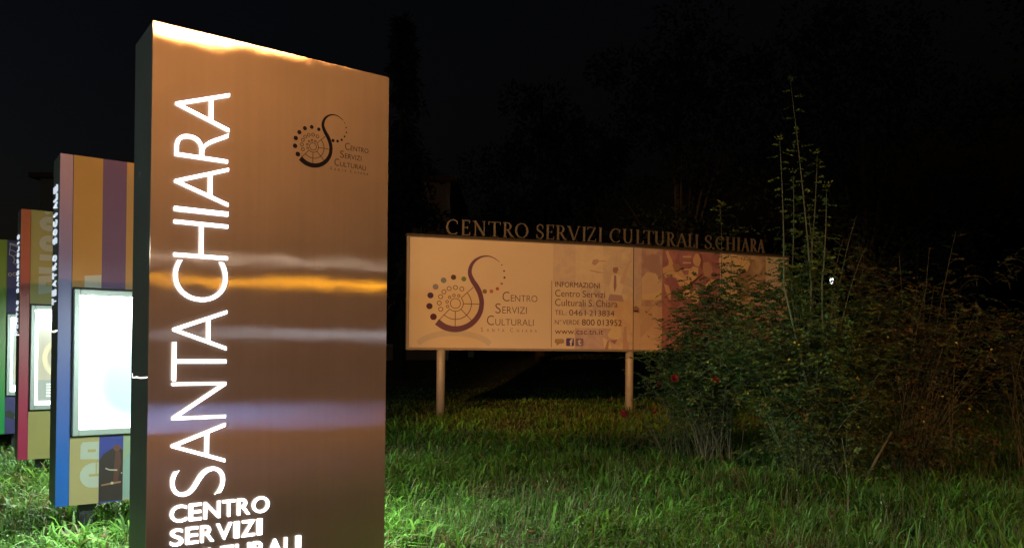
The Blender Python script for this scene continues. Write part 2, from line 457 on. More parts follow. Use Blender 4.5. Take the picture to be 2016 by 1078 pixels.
def poly_print(o, pts, col, d=.0016, name='printed_figure', mp=front):
    MB().prism(pts, .0004, d, mp).build(name, flat(col), o)

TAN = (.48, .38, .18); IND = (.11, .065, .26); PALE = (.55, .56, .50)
# totem 2
t2 = totem_base(1, 'blue striped totem with a blank white lit display case and side letters TEATRO SOCIALE', M['steel_side'])
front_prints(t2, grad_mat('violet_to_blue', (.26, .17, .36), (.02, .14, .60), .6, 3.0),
             [(.103, .326, 1.4, HT, (.50, .255, .06), 0), (.326, .515, 1.4, HT, (.12, .055, .17), 0), (.515, TW, HB, HT, (.50, .28, .10), 0),  # amber lamplight painted into the upper colours, cool light into the lower ones
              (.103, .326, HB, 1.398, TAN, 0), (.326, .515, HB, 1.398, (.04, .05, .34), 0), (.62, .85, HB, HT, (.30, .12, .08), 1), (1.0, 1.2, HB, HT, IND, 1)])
def U_shape(o, z0, z1, s0, s1, col, slot=True):
    r = (z1-z0)/2; pts = [(s1, z0), (s1, z1)] + [(s0 + r*.95 - r*.95*math.sin(R(a)), (z0+z1)/2 + r*math.cos(R(a))) for a in range(0, 181, 18)]
    MB().prism(pts, .0004, .0020, front).build('printed_letter', flat(col), o)
poly_print(t2, [(.196, 2.208), (.324, 2.222), (.324, 2.110), (.196, 2.110)][::-1], PALE, name='printed_letter')
U_shape(t2, .392, .605, .180, .324, PALE); poly_print(t2, [(.250, .488), (.324, .488), (.324, .510), (.250, .510)], TAN, .0028, 'printed_letter')
poly_print(t2, [(.300, .512), (.312, .512), (.312, .604), (.300, .604)], TAN, .0028, 'printed_letter')
poly_print(t2, [(.182, .642), (.324, .634), (.324, .786), (.200, .786), (.184, .760)], PALE, name='printed_letter')
poly_print(t2, [(.240, .700), (.300, .698), (.300, .722), (.240, .724)], TAN, .0028, 'printed_letter')
# the printed photograph of a musician
poly_print(t2, [(.327, HB+.01), (.514, HB+.01), (.514, .70), (.47, .73), (.42, .715), (.36, .675), (.327, .62)], (.030, .014, .016), .0018)
poly_print(t2, circ(.465, .722, .028, 12, .030), (.16, .05, .03), .0026)
poly_print(t2, [(.44, .42), (.475, .42), (.50, .60), (.49, .69), (.455, .70), (.445, .58)], (.10, .03, .022), .0026)
poly_print(t2, [(.375, .545), (.41, .528), (.470, .522), (.470, .534), (.41, .540), (.378, .556)], (.5, .42, .36), .0034)
poly_print(t2, [(.346, .40), (.50, .415), (.50, .43), (.44, .425), (.346, .412)], (.35, .16, .10), .0034)
poly_print(t2, circ(.43, .418, .012, 8), (.6, .5, .4), .0042); poly_print(t2, circ(.505, .50, .006, 8), (.5, .4, .4), .0034)
poly_print(t2, [(.516, HB+.01), (.60, HB+.01), (.60, .82), (.516, .82)], (.30, .42, .40), .0018)
poly_print(t2, [(.516, .60), (.56, .68), (.60, .70), (.60, .82), (.516, .82)], (.36, .44, .30), .0026)
display_case(t2, power=440); display_case(t2, power=110, back=True)
display_case(t1, power=130, back=True)
MB().ribbon([(.01, 1.735, .012), (.2, 1.728, .016), (.39, 1.732, .012)], .0005, .0025, side).build('light_seam', M['seam'], t2)
side_text(t2, 'TEATRO SOCIALE', 1.95, 2.99, .10, .30)

# totem 3
def poster3(o):
    MB().box(.19, 1.13, -.034, -.030, .95, 1.80).build('poster', emit('poster_gold', (.42, .30, .11), .55), o)
    MB().box(.19, 1.13, -.0375, -.0345, .95, 1.20).build('poster_caption', emit('poster_dark', (.09, .10, .09), .35), o)
    arch = [(.66 + .40*math.cos(R(a)), 1.46 + .30*math.sin(R(a)), .05) for a in np.linspace(0, 360, 40)[:-1]]
    MB().ribbon(arch, .0350, .0375, front, closed=True).build('poster_wreath', emit('poster_wreath', (.85, .72, .28), .7), o)
    MB().prism(circ(.66, 1.46, .30, 24, .22), .035, .0365, front).build('poster_face', emit('poster_face', (.25, .27, .28), .5), o)
    for i in range(5):
        MB().prism([(.28, 1.00+.035*i), (.45+.12*(i % 3), 1.00+.035*i), (.45+.12*(i % 3), 1.016+.035*i), (.28, 1.016+.035*i)], .038, .0395, front).build('poster_line', emit('poster_white', (.9, .95, .9), .9), o)
t3 = totem_base(2, 'red striped totem with a gold poster in its lit display case', M['steel_side'])
front_prints(t3, grad_mat('red_to_crimson', (.42, .07, .035), (.45, .03, .10), .6, 3.0), [(.103, TW, HB, HT, (.44, .38, .13), 0)])
for z0, z1 in ((2.99, 3.16), (2.745, 2.937)):
    U_shape(t3, z0, z1, .19, .40, PALE)
    zc = (z0+z1)/2
    poly_print(t3, [(.26, zc-.018), (.40, zc-.018), (.40, zc+.018), (.26, zc+.018)], (.44, .38, .13), .0028, 'printed_letter')
poly_print(t3, [(.195, 2.634), (.40, 2.630), (.40, 2.700), (.195, 2.705)], PALE, name='printed_letter')
poly_print(t3, [(.189, 2.470), (.40, 2.470), (.40, 2.552), (.187, 2.552)], PALE, name='printed_letter')
poly_print(t3, [(.189, 2.222), (.40, 2.27), (.40, 2.345), (.262, 2.33), (.262, 2.372), (.40, 2.39), (.40, 2.469), (.189, 2.440)], PALE, name='printed_letter')
poly_print(t3, [(.24, 3.205), (.27, 3.19), (.30, 3.205), (.30, 3.222), (.24, 3.222)], PALE, name='printed_letter')
display_case(t3, poster3, power=180); display_case(t3, power=110, back=True)
MB().ribbon([(.01, 1.735, .010), (.39, 1.735, .010)], .0005, .0025, side).build('light_seam', M['seam'], t3)
side_text(t3, 'TEATRO SANBAPOLIS', 1.73, 2.95, .12, .31)

# totem 4
def poster4(o):
    MB().box(.19, 1.13, -.034, -.030, 1.0, 1.95).build('poster', emit('poster_teal', (.12, .30, .30), .6), o)
    MB().prism([(.20, 1.05), (.9, 1.05), (.5, 1.5), (.22, 1.7)], .0345, .036, front).build('poster_figure', emit('poster_ochre', (.45, .4, .12), .55), o)
t4 = totem_base(3, 'green striped totem with an indigo front at the left edge of the photo', M['steel_side'])
front_prints(t4, grad_mat('lime_to_green', (.30, .38, .04), (.03, .38, .10), .6, 3.0), [(.103, TW, HB, HT, (.06, .05, .20), 0)])
q = MB(); cx, cz = .12, 2.93
for r, w in ((.24, .035), (.15, .012), (.075, .014)):
    q.ribbon([(cx + r*math.cos(R(a)), cz + r*math.sin(R(a)), w) for a in np.linspace(-40, 88, 20)], .0012, .002, front)
for a in (-35, 0, 40, 85):
    q.ribbon([(cx + .08*math.cos(R(a)), cz + .08*math.sin(R(a)), .010), (cx + .225*math.cos(R(a)), cz + .225*math.sin(R(a)), .010)], .0012, .0026, front)
for x, z in ((.14, 2.70), (.20, 2.71), (.26, 2.72)):
    q.ribbon([(a, b_, .01) for a, b_ in circ(x, z, .022, 12)], .0012, .0018, front, closed=True)
q.build('printed_emblem', flat((.55, .52, .45)), t4)
poly_print(t4, [(.11, .60), (.16, .62), (.24, .55), (.27, .50), (.20, .48), (.11, .52)], (.03, .04, .03), .0016)
poly_print(t4, [(.22, .50), (.30, .58), (.30, .50)], (.6, .6, .6), .0022)
display_case(t4, poster4, power=150)

# ------------------------------------------------------------------ the billboard
BA, BB, BC = Vector((-2.54, 18.8, 0)), Vector((3.15, 20.40, 0)), Vector((7.86, 22.35, 0))
L1, L2 = (BB - BA).length, (BC - BB).length
e1, e2 = (BB - BA).normalized(), (BC - BB).normalized()
n1v, n2v = Vector((e1.y, -e1.x, 0)), Vector((e2.y, -e2.x, 0))     # towards the viewer
BZ0, BZ1 = 1.605, 4.335
bb = empty('billboard', tuple(BA), 0, label='wide cream and purple billboard on round posts behind the shrubs', cat='billboard')
def b1(a, z, d): p = e1 * a + n1v * d; return (p.x, p.y, z)
def b2(a, z, d): p = (BB - BA) + e2 * a + n2v * d; return (p.x, p.y, z)
def bbox(mp, s0, s1, d0, d1, z0, z1, name, m, **k):
    return MB().prism([(s0, z0), (s1, z0), (s1, z1), (s0, z1)], d0, d1, mp).build(name, m, bb, **k)
CREAM = (.64, .58, .50)
m, t, b = nt('board_sheet'); M['board'] = m
tc = t.nodes.new('ShaderNodeTexCoord'); n = t.nodes.new('ShaderNodeTexNoise'); n.inputs['Scale'].default_value = .9; n.inputs['Detail'].default_value = 7
t.links.new(tc.outputs['Object'], n.inputs['Vector']); mx = t.nodes.new('ShaderNodeMix'); mx.data_type = 'RGBA'
mx.inputs[6].default_value = (.57, .50, .42, 1); mx.inputs[7].default_value = (.66, .58, .47, 1); t.links.new(n.outputs['Fac'], mx.inputs[0])
t.links.new(mx.outputs[2], b.inputs['Base Color']); b.inputs['Roughness'].default_value = .42
FW = .055
bbox(b1, FW, L1-.012, -.02, 0, BZ0+FW, BZ1-.02, 'panel', M['board'])
bbox(b2, .012, L2-FW, -.02, 0, BZ0+FW, BZ1-.02, 'panel', M['board'], label='purple tinted right panel with printed dancers')
bbox(b1, FW, L1-.02, -.12, -.03, BZ0+FW, BZ1-.05, 'backing', M['core']); bbox(b2, .03, L2-FW, -.12, -.03, BZ0+FW, BZ1-.05, 'backing', M['core'])
bbox(b1, 0, FW-.002, -.14, .03, BZ0, BZ1, 'frame', M['board_frame']); bbox(b2, L2-FW+.002, L2, -.14, .03, BZ0, BZ1, 'frame', M['board_frame'])
bbox(b1, FW, L1, -.14, .03, BZ0, BZ0+FW-.002, 'frame', M['board_frame']); bbox(b2, 0.004, L2-FW, -.14, .03, BZ0, BZ0+FW-.002, 'frame', M['board_frame'])
bbox(b1, FW, L1, -.14, .025, BZ1-.018, BZ1, 'frame', M['board_frame']); bbox(b2, 0.004, L2-FW, -.14, .025, BZ1-.018, BZ1, 'frame', M['board_frame'])
bbox(b1, -.02, L1+.01, -.18, .05, BZ1+.002, BZ1+.055, 'top_channel', M['board_top']); bbox(b2, -.005, L2+.02, -.18, .05, BZ1+.001, BZ1+.054, 'top_channel', M['board_top'])
bbox(b1, L1-.010, L1+.006, -.02, .006, BZ0+FW, BZ1-.02, 'panel_joint', M['core'])
for (mp, a) in ((b1, .863), (b1, 5.84), (b2, 4.75)):
    p = Vector(mp(a, 0, -.06))
    MB().tube([p + Vector((0, 0, -.2)), p + Vector((0, 0, 1.2)), p + Vector((0, 0, BZ0+.002))], [.105]*3, 20).build('post', M['pole'], bb, smooth=True)

PUR = (.24, .15, .20); DPUR = (.16, .07, .12)
MAR = flat((.085, .028, .035), .5)
cols = [flat(c) for c in ((.07, .015, .04), (.06, .015, .05), (.05, .02, .12), (.22, .22, .30), (.16, .22, .26), (.08, .035, .02), (.14, .20, .05),
                          (.22, .13, .05), (.42, .16, .09), (.38, .08, .06), (.34, .15, .12), (.07, .02, .03), (.07, .02, .03), (.09, .02, .03))]
lx, lz = .490 - 119.8*.002144, 2.441 + 778*.00208
logo(b1, lx, lz, .002144, .00208, .003, 7.5, cols, bb, flat((.13, .055, .12), .45), MAR, MAR)
poly = lambda mp, pts, col, d, name='printed_figure': MB().prism(pts, .0004, d, mp).build(name, flat(col), bb)
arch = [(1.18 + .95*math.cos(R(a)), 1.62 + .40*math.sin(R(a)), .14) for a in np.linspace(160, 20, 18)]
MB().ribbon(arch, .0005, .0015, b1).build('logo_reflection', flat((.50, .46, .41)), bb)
def btxt(t, u0, u1, v0, v1, off=-.006, m=MAR):
    s = lambda u: 3.758 + (u-1093)*.01397
    z = lambda v: 3.385 - (v-552)*.01286
    letters(t, (s(u0), s(u1), z(v1), z(v0)), .004, .007, b1, 'info_lettering', m, bb, off=off)
DM = flat((.10, .022, .026), .5)
btxt('INFORMAZIONI', 1093, 1179.5, 554, 564.4, .001, DM)
for t_, u0_, u1_, v0_, v1_, o_ in (('Centro', 1093, 1140.7, 569.9, 583.3, -.006), ('Servizi', 1146, 1190, 569.9, 583.3, -.006), ('Culturali', 1093, 1152, 587.8, 601.6, -.006),
        ('S.', 1157.7, 1167.8, 588, 601.6, -.006), ('Chiara', 1172.8, 1215.2, 588, 601.6, -.006), ('TEL.:', 1093, 1115.8, 610, 619.1, -.006), ('0461', 1120.3, 1152.2, 608.3, 620, -.006),
        ('213834', 1159.4, 1208.7, 608.3, 620, -.006), ('N°', 1093, 1105, 628.6, 638, -.006), ('VERDE', 1107.7, 1140.5, 628.8, 638, -.006), ('800', 1145, 1170, 626.7, 639, .001),
        ('013952', 1175, 1224, 626.7, 639, .001)):
    btxt(t_, u0_, u1_, v0_, v1_, o_, DM)
btxt('www.csc.tn.it', 1093, 1187, 646.5, 656.8, -.004, DM)
bbox(b1, 3.662, 3.675, .0005, .003, 1.70, 3.38, 'divider_line', MAR)
def rr(a0, a1, z0, z1, r=.03): 
    o_ = []
    for cx_, cz_, s in ((a1-r, z0+r, -90), (a1-r, z1-r, 0), (a0+r, z1-r, 90), (a0+r, z0+r, 180)):
        o_ += [(cx_ + r*math.cos(R(s+k)), cz_ + r*math.sin(R(s+k))) for k in (0, 30, 60, 90)]
    return o_
poly(b1, rr(4.065, 4.275, 1.735, 1.935), (.075, .05, .20), .006, 'social_icon'); poly(b1, rr(4.320, 4.530, 1.735, 1.935), (.19, .13, .22), .006, 'social_icon')
letters('f', (4.155, 4.245, 1.745, 1.915), .007, .009, b1, 'social_icon_letter', flat((.65, .6, .6)), bb, off=.03)
letters('t', (4.375, 4.475, 1.760, 1.915), .007, .009, b1, 'social_icon_letter', flat((.55, .52, .55)), bb, off=.04)
poly(b1, rr(3.765, 4.005, 1.80, 1.915, .035), (.30, .20, .10), .006, 'social_icon'); poly(b1, [(3.80, 1.735), (3.90, 1.80), (3.82, 1.80)], (.30, .20, .10), .005, 'social_icon')
for i in range(2): bbox(b1, 3.80, 3.975, .0065, .008, 1.885-.045*i, 1.896-.045*i, 'social_icon_line', flat((.5, .4, .28)))

# printed collage: tinted tiles and figures
def pu(u, v):   # photograph print layout on the left panel, in metres along the board
    return 3.758 + (u-1093)*.01397, 3.385 - (v-552)*.01286
def P1(pts, col, d): poly(b1, [pu(*p) for p in pts][::-1], col, d)
def tile(mp, s0, s1, z0, z1, c1, c2, d, scale=2.2):
    m, t, b = nt('collage_tile'); tc = t.nodes.new('ShaderNodeTexCoord')
    n = t.nodes.new('ShaderNodeTexNoise'); n.inputs['Scale'].default_value = scale; n.inputs['Detail'].default_value = 7; n.inputs['Distortion'].default_value = 1.6
    t.links.new(tc.outputs['Object'], n.inputs['Vector'])
    rp = t.nodes.new('ShaderNodeValToRGB'); rp.color_ramp.elements[0].position = .36; rp.color_ramp.elements[1].position = .62
    rp.color_ramp.elements[0].color = (*c1, 1); rp.color_ramp.elements[1].color = (*c2, 1)
    t.links.new(n.outputs['Fac'], rp.inputs[0]); t.links.new(rp.outputs[0], b.inputs['Base Color']); b.inputs['Roughness'].default_value = .45
    MB().prism([(s0, z0), (s1, z0), (s1, z1), (s0, z1)], .0004, d, mp).build('printed_tile', m, bb)
T_ = BZ1-.022; B_ = BZ0+FW+.002
tile(b1, 3.70, 4.30, 3.3, T_, (.58, .50, .44), (.50, .42, .40), .0012)
tile(b1, 4.30, 5.05, 3.3, T_, (.62, .55, .44), (.57, .49, .42), .0014)
tile(b1, 5.05, L1-.02, 2.95, T_, (.60, .53, .40), (.50, .42, .38), .0012)
tile(b1, 4.45, 5.40, 2.55, 3.3, (.58, .52, .44), (.46, .38, .40), .0016)
tile(b1, 5.40, L1-.02, 1.95, 2.95, (.60, .50, .38), (.54, .40, .34), .0014)
tile(b1, 4.30, 5.35, B_, 2.20, (.52, .42, .42), (.44, .34, .38), .0018)
tile(b1, 5.35, L1-.02, B_, 2.10, (.60, .50, .42), (.46, .34, .34), .0016)
# small standing musician and seated figures on the left panel
P1([(1206, 522), (1215, 520), (1217, 527), (1214, 529), (1214, 533), (1208, 533), (1205, 528)], (.30, .17, .15), .0028)
P1([(1203, 540), (1209, 535), (1215, 535), (1222, 541), (1226, 560), (1222, 578), (1202, 578), (1198, 560)], (.60, .54, .46), .0026)
P1([(1208, 537), (1212, 537), (1213, 560), (1209, 572), (1207, 560)], (.28, .17, .22), .0034)
P1([(1200, 575), (1224, 577), (1228, 590), (1196, 588)], (.38, .27, .34), .0030)
P1([(1166, 508), (1176, 506), (1177, 512), (1170, 519), (1164, 516)], (.42, .28, .24), .0026)
P1([(1160, 528), (1176, 531), (1192, 533), (1176, 534), (1160, 530)], (.46, .32, .26), .0026)
P1([(1170, 510), (1192, 508), (1192, 510), (1170, 512)], (.46, .32, .26), .0032)
P1([(1196, 656), (1206, 642), (1222, 640), (1224, 660), (1214, 668), (1198, 662)], (.62, .53, .40), .0030)
P1([(1186, 662), (1198, 668), (1206, 684), (1190, 687)], (.62, .53, .42), .0034)
P1([(1200, 668), (1216, 666), (1210, 676)], (.30, .18, .26), .0038)
P1([(1190, 686), (1196, 668), (1199, 668), (1197, 688)], (.35, .22, .26), .0042)
P1([(1228, 640), (1234, 640), (1234, 660), (1240, 686), (1226, 686)], (.46, .32, .30), .0034)
P1([(1222, 555), (1228, 552), (1233, 530), (1243, 505), (1241, 502), (1230, 522), (1220, 548)], (.50, .38, .34), .0030)
# right panel: purple stage with dancers, violinist and faces
def qz(u, v):
    s = (u-1251) * .01665 if u < 1303 else .866 + (u-1303)*.0167
    zt = 4.375 - (u-1250)/304*.02
    k = (v - (483.5 + (u-1247)*.0645)) / ((690.5 - (483.5 + (u-1247)*.0645)))
    return s, 4.335 - k * 2.73
def P2(pts, col, d): poly(b2, [qz(*p) for p in pts][::-1], col, d)
tile(b2, .016, .24, B_, T_, (.56, .48, .40), (.48, .38, .38), .0012)
tile(b2, .24, .88, 2.8, T_, (.50, .38, .34), (.36, .24, .28), .0014)
tile(b2, .24, .88, B_, 2.8, (.56, .42, .36), (.50, .36, .32), .0012)
tile(b2, .88, 2.75, B_, T_, (.40, .20, .22), (.27, .12, .17), .0012, 1.6)
tile(b2, 2.75, 3.30, 3.0, T_, (.56, .46, .34), (.50, .40, .30), .0014)
tile(b2, 3.30, 4.30, 2.6, T_, (.48, .38, .28), (.26, .18, .14), .0012)
tile(b2, 2.75, L2-FW-.01, B_, 3.0, (.50, .38, .28), (.28, .17, .15), .0010)
tile(b2, 4.30, L2-FW-.01, 3.0, T_, (.48, .42, .36), (.54, .48, .42), .0014)
GOLD = (.60, .44, .28); SK = (.56, .38, .26); SKD = (.34, .19, .15)
# tile photos: hips and torso shapes
P2([(1268, 505), (1285, 497), (1298, 500), (1300, 530), (1302, 545), (1290, 540), (1272, 525)], (.36, .24, .24), .0026)
P2([(1266, 545), (1275, 533), (1292, 536), (1303, 556), (1302, 572), (1285, 578), (1266, 580)], (.58, .45, .36), .0030)
P2([(1266, 578), (1290, 574), (1302, 566), (1302, 588), (1266, 588)], (.62, .50, .34), .0034)
P2([(1250, 602), (1257, 600), (1262, 606), (1262, 614), (1251, 612)], (.30, .18, .18), .0028)
P2([(1252, 609), (1260, 609), (1260, 612), (1252, 612)], (.03, .02, .02), .0036)
P2([(1250, 616), (1262, 616), (1264, 660), (1262, 686), (1250, 686)], (.56, .44, .36), .0022)
P2([(1266, 662), (1276, 650), (1288, 655), (1302, 668), (1302, 688), (1264, 688)], (.58, .44, .36), .0026)
for u, v in ((1290, 596), (1271, 611), (1291, 626), (1276, 660)):
    P2([(u, v-4), (u+3, v), (u+6, v+2), (u+3, v+2)], (.05, .03, .03), .0044)
# leaping dancer with raised arm
P2([(1309, 492), (1314, 491), (1322, 510), (1326, 522), (1336, 520), (1340, 530), (1350, 545), (1350, 556), (1345, 563), (1336, 560), (1330, 545),
    (1318, 540), (1310, 545), (1305, 535), (1304, 525), (1314, 520), (1316, 513)], SK, .0028)
P2([(1322, 518), (1334, 517), (1338, 524), (1335, 533), (1327, 532)], SKD, .0036)
P2([(1307, 556), (1316, 560), (1320, 575), (1319, 590), (1317, 586), (1310, 570)], SK, .0032)
P2([(1328, 536), (1344, 546), (1340, 550), (1328, 541)], (.66, .52, .34), .0038)
# woman with violin
P2([(1362, 505), (1367, 496), (1373, 497), (1377, 506), (1377, 515), (1372, 522), (1366, 520), (1362, 514)], SK, .0028)
P2([(1372, 496), (1379, 498), (1382, 512), (1380, 530), (1375, 520), (1377, 508)], (.20, .09, .08), .0032)
P2([(1354, 530), (1362, 521), (1372, 524), (1372, 534), (1368, 545), (1358, 558), (1346, 566), (1342, 562), (1352, 550)], GOLD, .0032)
P2([(1340, 568), (1352, 558), (1380, 535), (1382, 537), (1356, 562), (1342, 572)], (.14, .05, .05), .0042)
for i, v in enumerate((501, 513, 526, 538, 549)):
    P2([(1342, v), (1358, v), (1358, v+3), (1342, v+3)], (.58, .44, .34), .0024)
P2([(1342, 567), (1354, 566), (1358, 578), (1352, 585), (1344, 584)], (.64, .50, .30), .0038)
P2([(1346, 573), (1349, 573), (1349, 579), (1346, 579)], (.10, .04, .04), .0046)
P2([(1360, 575), (1368, 562), (1374, 570), (1377, 586), (1366, 598), (1360, 590)], (.56, .40, .26), .0030)
P2([(1385, 560), (1398, 545), (1404, 546), (1402, 560), (1394, 568), (1387, 566)], (.62, .46, .28), .0030)
P2([(1380, 515), (1392, 512), (1398, 522), (1402, 535), (1396, 545), (1384, 540)], (.42, .26, .22), .0026)
P2([(1336, 628), (1342, 632), (1342, 640), (1340, 642)], (.60, .44, .34), .0030)
P2([(1330, 655), (1344, 650), (1350, 660), (1340, 672), (1334, 680), (1326, 685), (1332, 670)], (.62, .30, .24), .0026)
P2([(1318, 680), (1334, 660), (1330, 668), (1322, 684)], (.35, .17, .17), .0030)
P2([(1413, 500), (1436, 501), (1436, 520), (1413, 519)], (.60, .46, .32), .0026)
P2([(1440, 505), (1452, 500), (1470, 505), (1476, 515), (1470, 530), (1450, 528)], (.62, .48, .30), .0030)
P2([(1502, 572), (1516, 568), (1520, 580), (1510, 592), (1500, 588)], (.62, .34, .24), .0030)

# raised letters on top of the board (serif capitals standing on pins)
def rib(q, pts, d, mp, A): q.ribbon([A(x, y, w) for x, y, w in pts], d-.03, d, mp)
def serif_letter(ch, s0, s1, mp):
    z0 = BZ1 + .085; h = .365; w = s1 - s0
    q = MB(); cnt = [0]
    A = lambda x, y, t: (s0 + x*w, z0 + y*h, t*h)
    def R_(*pts):
        cnt[0] += 1; rib(q, pts, .02 - .0012*cnt[0], mp, A)
    TK, TN = .135, .06
    a = w / h                                        # keep serifs constant in size
    def sf(x, y, l=.13): R_((x - l/a, y, .045), (x + l/a, y, .045))
    def el(cx, cy, rx, ry, a0, a1, tk, tn, n=22):
        pts = []
        for g in np.linspace(a0, a1, n):
            c = abs(math.cos(R(g))); pts.append((cx + rx*math.cos(R(g)), cy + ry*math.sin(R(g)), tn + (tk-tn)*c*c))
        R_(*pts)
    k = .065 / a
    if ch == 'I': R_((.5, 0, TK), (.5, 1, TK)); sf(.5, .02, .11); sf(.5, .98, .11)
    elif ch == 'C': el(.54, .5, .48, .48, 50, 312, TK, .05); R_((.86, .70, .04), (.88, .92, .07)); 
    elif ch == 'O': el(.5, .5, .44, .48, 0, 360, TK, .05, 34)
    elif ch == 'E': R_((.18, 0, TK), (.18, 1, TK)); R_((.0, .98, .045), (.93, .98, .05)); R_((0, .02, .045), (.98, .02, .05)); R_((.2, .52, .05), (.72, .52, .05)); R_((.93, .8, .04), (.95, 1, .06)); R_((.97, 0, .06), (1, .22, .04)); R_((.72, .43, .04), (.72, .61, .04))
    elif ch == 'L': R_((.22, 0, TK), (.22, 1, TK)); sf(.22, .98); R_((.0, .02, .045), (.98, .02, .05)); R_((.97, 0, .06), (1, .24, .04))
    elif ch == 'T': R_((.5, 0, TK), (.5, 1, TK)); sf(.5, .02); R_((.0, .975, .05), (1, .975, .05)); R_((.02, .78, .04), (.03, 1, .06)); R_((.97, 1, .06), (.98, .78, .04))
    elif ch == 'N': R_((.16, 0, TN), (.16, 1, TN)); R_((.84, 0, TN), (.84, 1, TN)); R_((.13, 1, TK), (.85, .02, TK)); sf(.16, .02, .1); sf(.08, .98, .1); sf(.84, .98, .1)
    elif ch == 'H': R_((.2, 0, TK), (.2, 1, TK)); R_((.8, 0, TK), (.8, 1, TK)); R_((.2, .52, .05), (.8, .52, .05)); [sf(x, y, .12) for x in (.2, .8) for y in (.02, .98)]
    elif ch == 'V': R_((.12, 1, TK), (.5, .02, TK*.9)); R_((.88, 1, TN), (.53, .03, TN)); sf(.12, .98, .12); sf(.88, .98, .1)
    elif ch == 'A': R_((.13, 0, TN), (.50, .98, TN)); R_((.48, 1, TK), (.87, 0, TK)); R_((.26, .34, .05), (.74, .34, .05)); sf(.12, .02, .1); sf(.88, .02, .13)
    elif ch == 'Z': R_((.08, .975, .05), (.95, .975, .05)); R_((.05, .025, .05), (.97, .025, .05)); R_((.9, .98, TK*.8), (.1, .02, TK*.8)); R_((.06, .8, .04), (.07, 1, .05)); R_((.97, 0, .05), (.98, .22, .04))
    elif ch == 'U': R_(*[(.18, 1, TK), (.18, .36, TK)]); el(.5, .36, .32, .34, 180, 360, TK*.9, .05); R_((.82, .36, TN), (.82, 1, TN)); sf(.18, .98, .12); sf(.82, .98, .1)
    elif ch == 'R': R_((.2, 0, TK), (.2, 1, TK)); sf(.2, .02); R_((.0, .98, .045), (.3, .98, .045)); el(.40, .74, .30, .24, 90, -90, TK*.9, .05, 14); R_((.2, .98, .04), (.42, .98, .05)); R_((.2, .50, .04), (.42, .50, .05)); R_((.45, .5, TK*.8), (.75, .12, TK), (.98, .02, .05))
    elif ch == 'S':
        R_(*[(x, y, t_) for x, y, t_ in smooth_path([(.88, .82, .045), (.70, .95, .05), (.42, .97, .06), (.16, .82, .10), (.20, .62, .125), (.5, .50, .135), (.82, .36, .125), (.86, .17, .10), (.60, .03, .06), (.30, .04, .05), (.08, .20, .045)], 5)])
        R_((.87, .70, .04), (.88, .94, .06)); R_((.09, .06, .06), (.08, .30, .04))
    elif ch == '.': R_((.0, .065, .13), (1, .065, .13))
    o = q.build('roof_letter', M['letter_metal'], bb)
    if ch != '.':
        for x in ((.5,) if ch in 'I' else (.22, .78)):
            a_, z_, _ = A(x, 0, 0)
            MB().prism([(a_-.006, BZ1+.05), (a_+.006, BZ1+.05), (a_+.006, z0+.03), (a_-.006, z0+.03)], -.04, -.028, mp).build('pin', M['board_top'], bb)
def s_of_u1(u): return float(np.interp(u, [800, 878, 944, 1040, 1124, 1190, 1247], [-.02, .94, 1.785, 3.045, 4.18, 5.085, 5.90]))
def s_of_u2(u): return float(np.interp(u, [1247, 1303, 1382, 1442, 1503, 1551], [-.01, .861, 2.134, 3.15, 4.213, 5.085]))
z7 = lambda x: 780 + x / 3.594
for ch, x0, x1 in (('C', 355, 442), ('E', 462, 520), ('N', 543, 634), ('T', 650, 736), ('R', 750, 828), ('O', 838, 930), ('S', 987, 1040), ('E', 1058, 1112),
                   ('R', 1125, 1204), ('V', 1208, 1300), ('I', 1312, 1342), ('Z', 1350, 1412), ('I', 1430, 1458), ('C', 1512, 1590)):
    serif_letter(ch, s_of_u1(z7(x0)), s_of_u1(z7(x1)), b1)
serif_letter('U', s_of_u1(1225.6), s_of_u1(1246.4), b1)
for ch, u0, u1 in (('L', 1252, 1266), ('T', 1266.5, 1287), ('U', 1288, 1308), ('R', 1312, 1329.5), ('A', 1330, 1353), ('L', 1355, 1367), ('I', 1368, 1375),
                   ('S', 1387.5, 1401), ('.', 1402.5, 1405.5), ('C', 1409, 1425), ('H', 1428, 1448), ('I', 1450.5, 1457), ('A', 1459, 1475), ('R', 1477, 1490.5), ('A', 1491, 1505)):
    serif_letter(ch, s_of_u2(u0), s_of_u2(u1), b2)

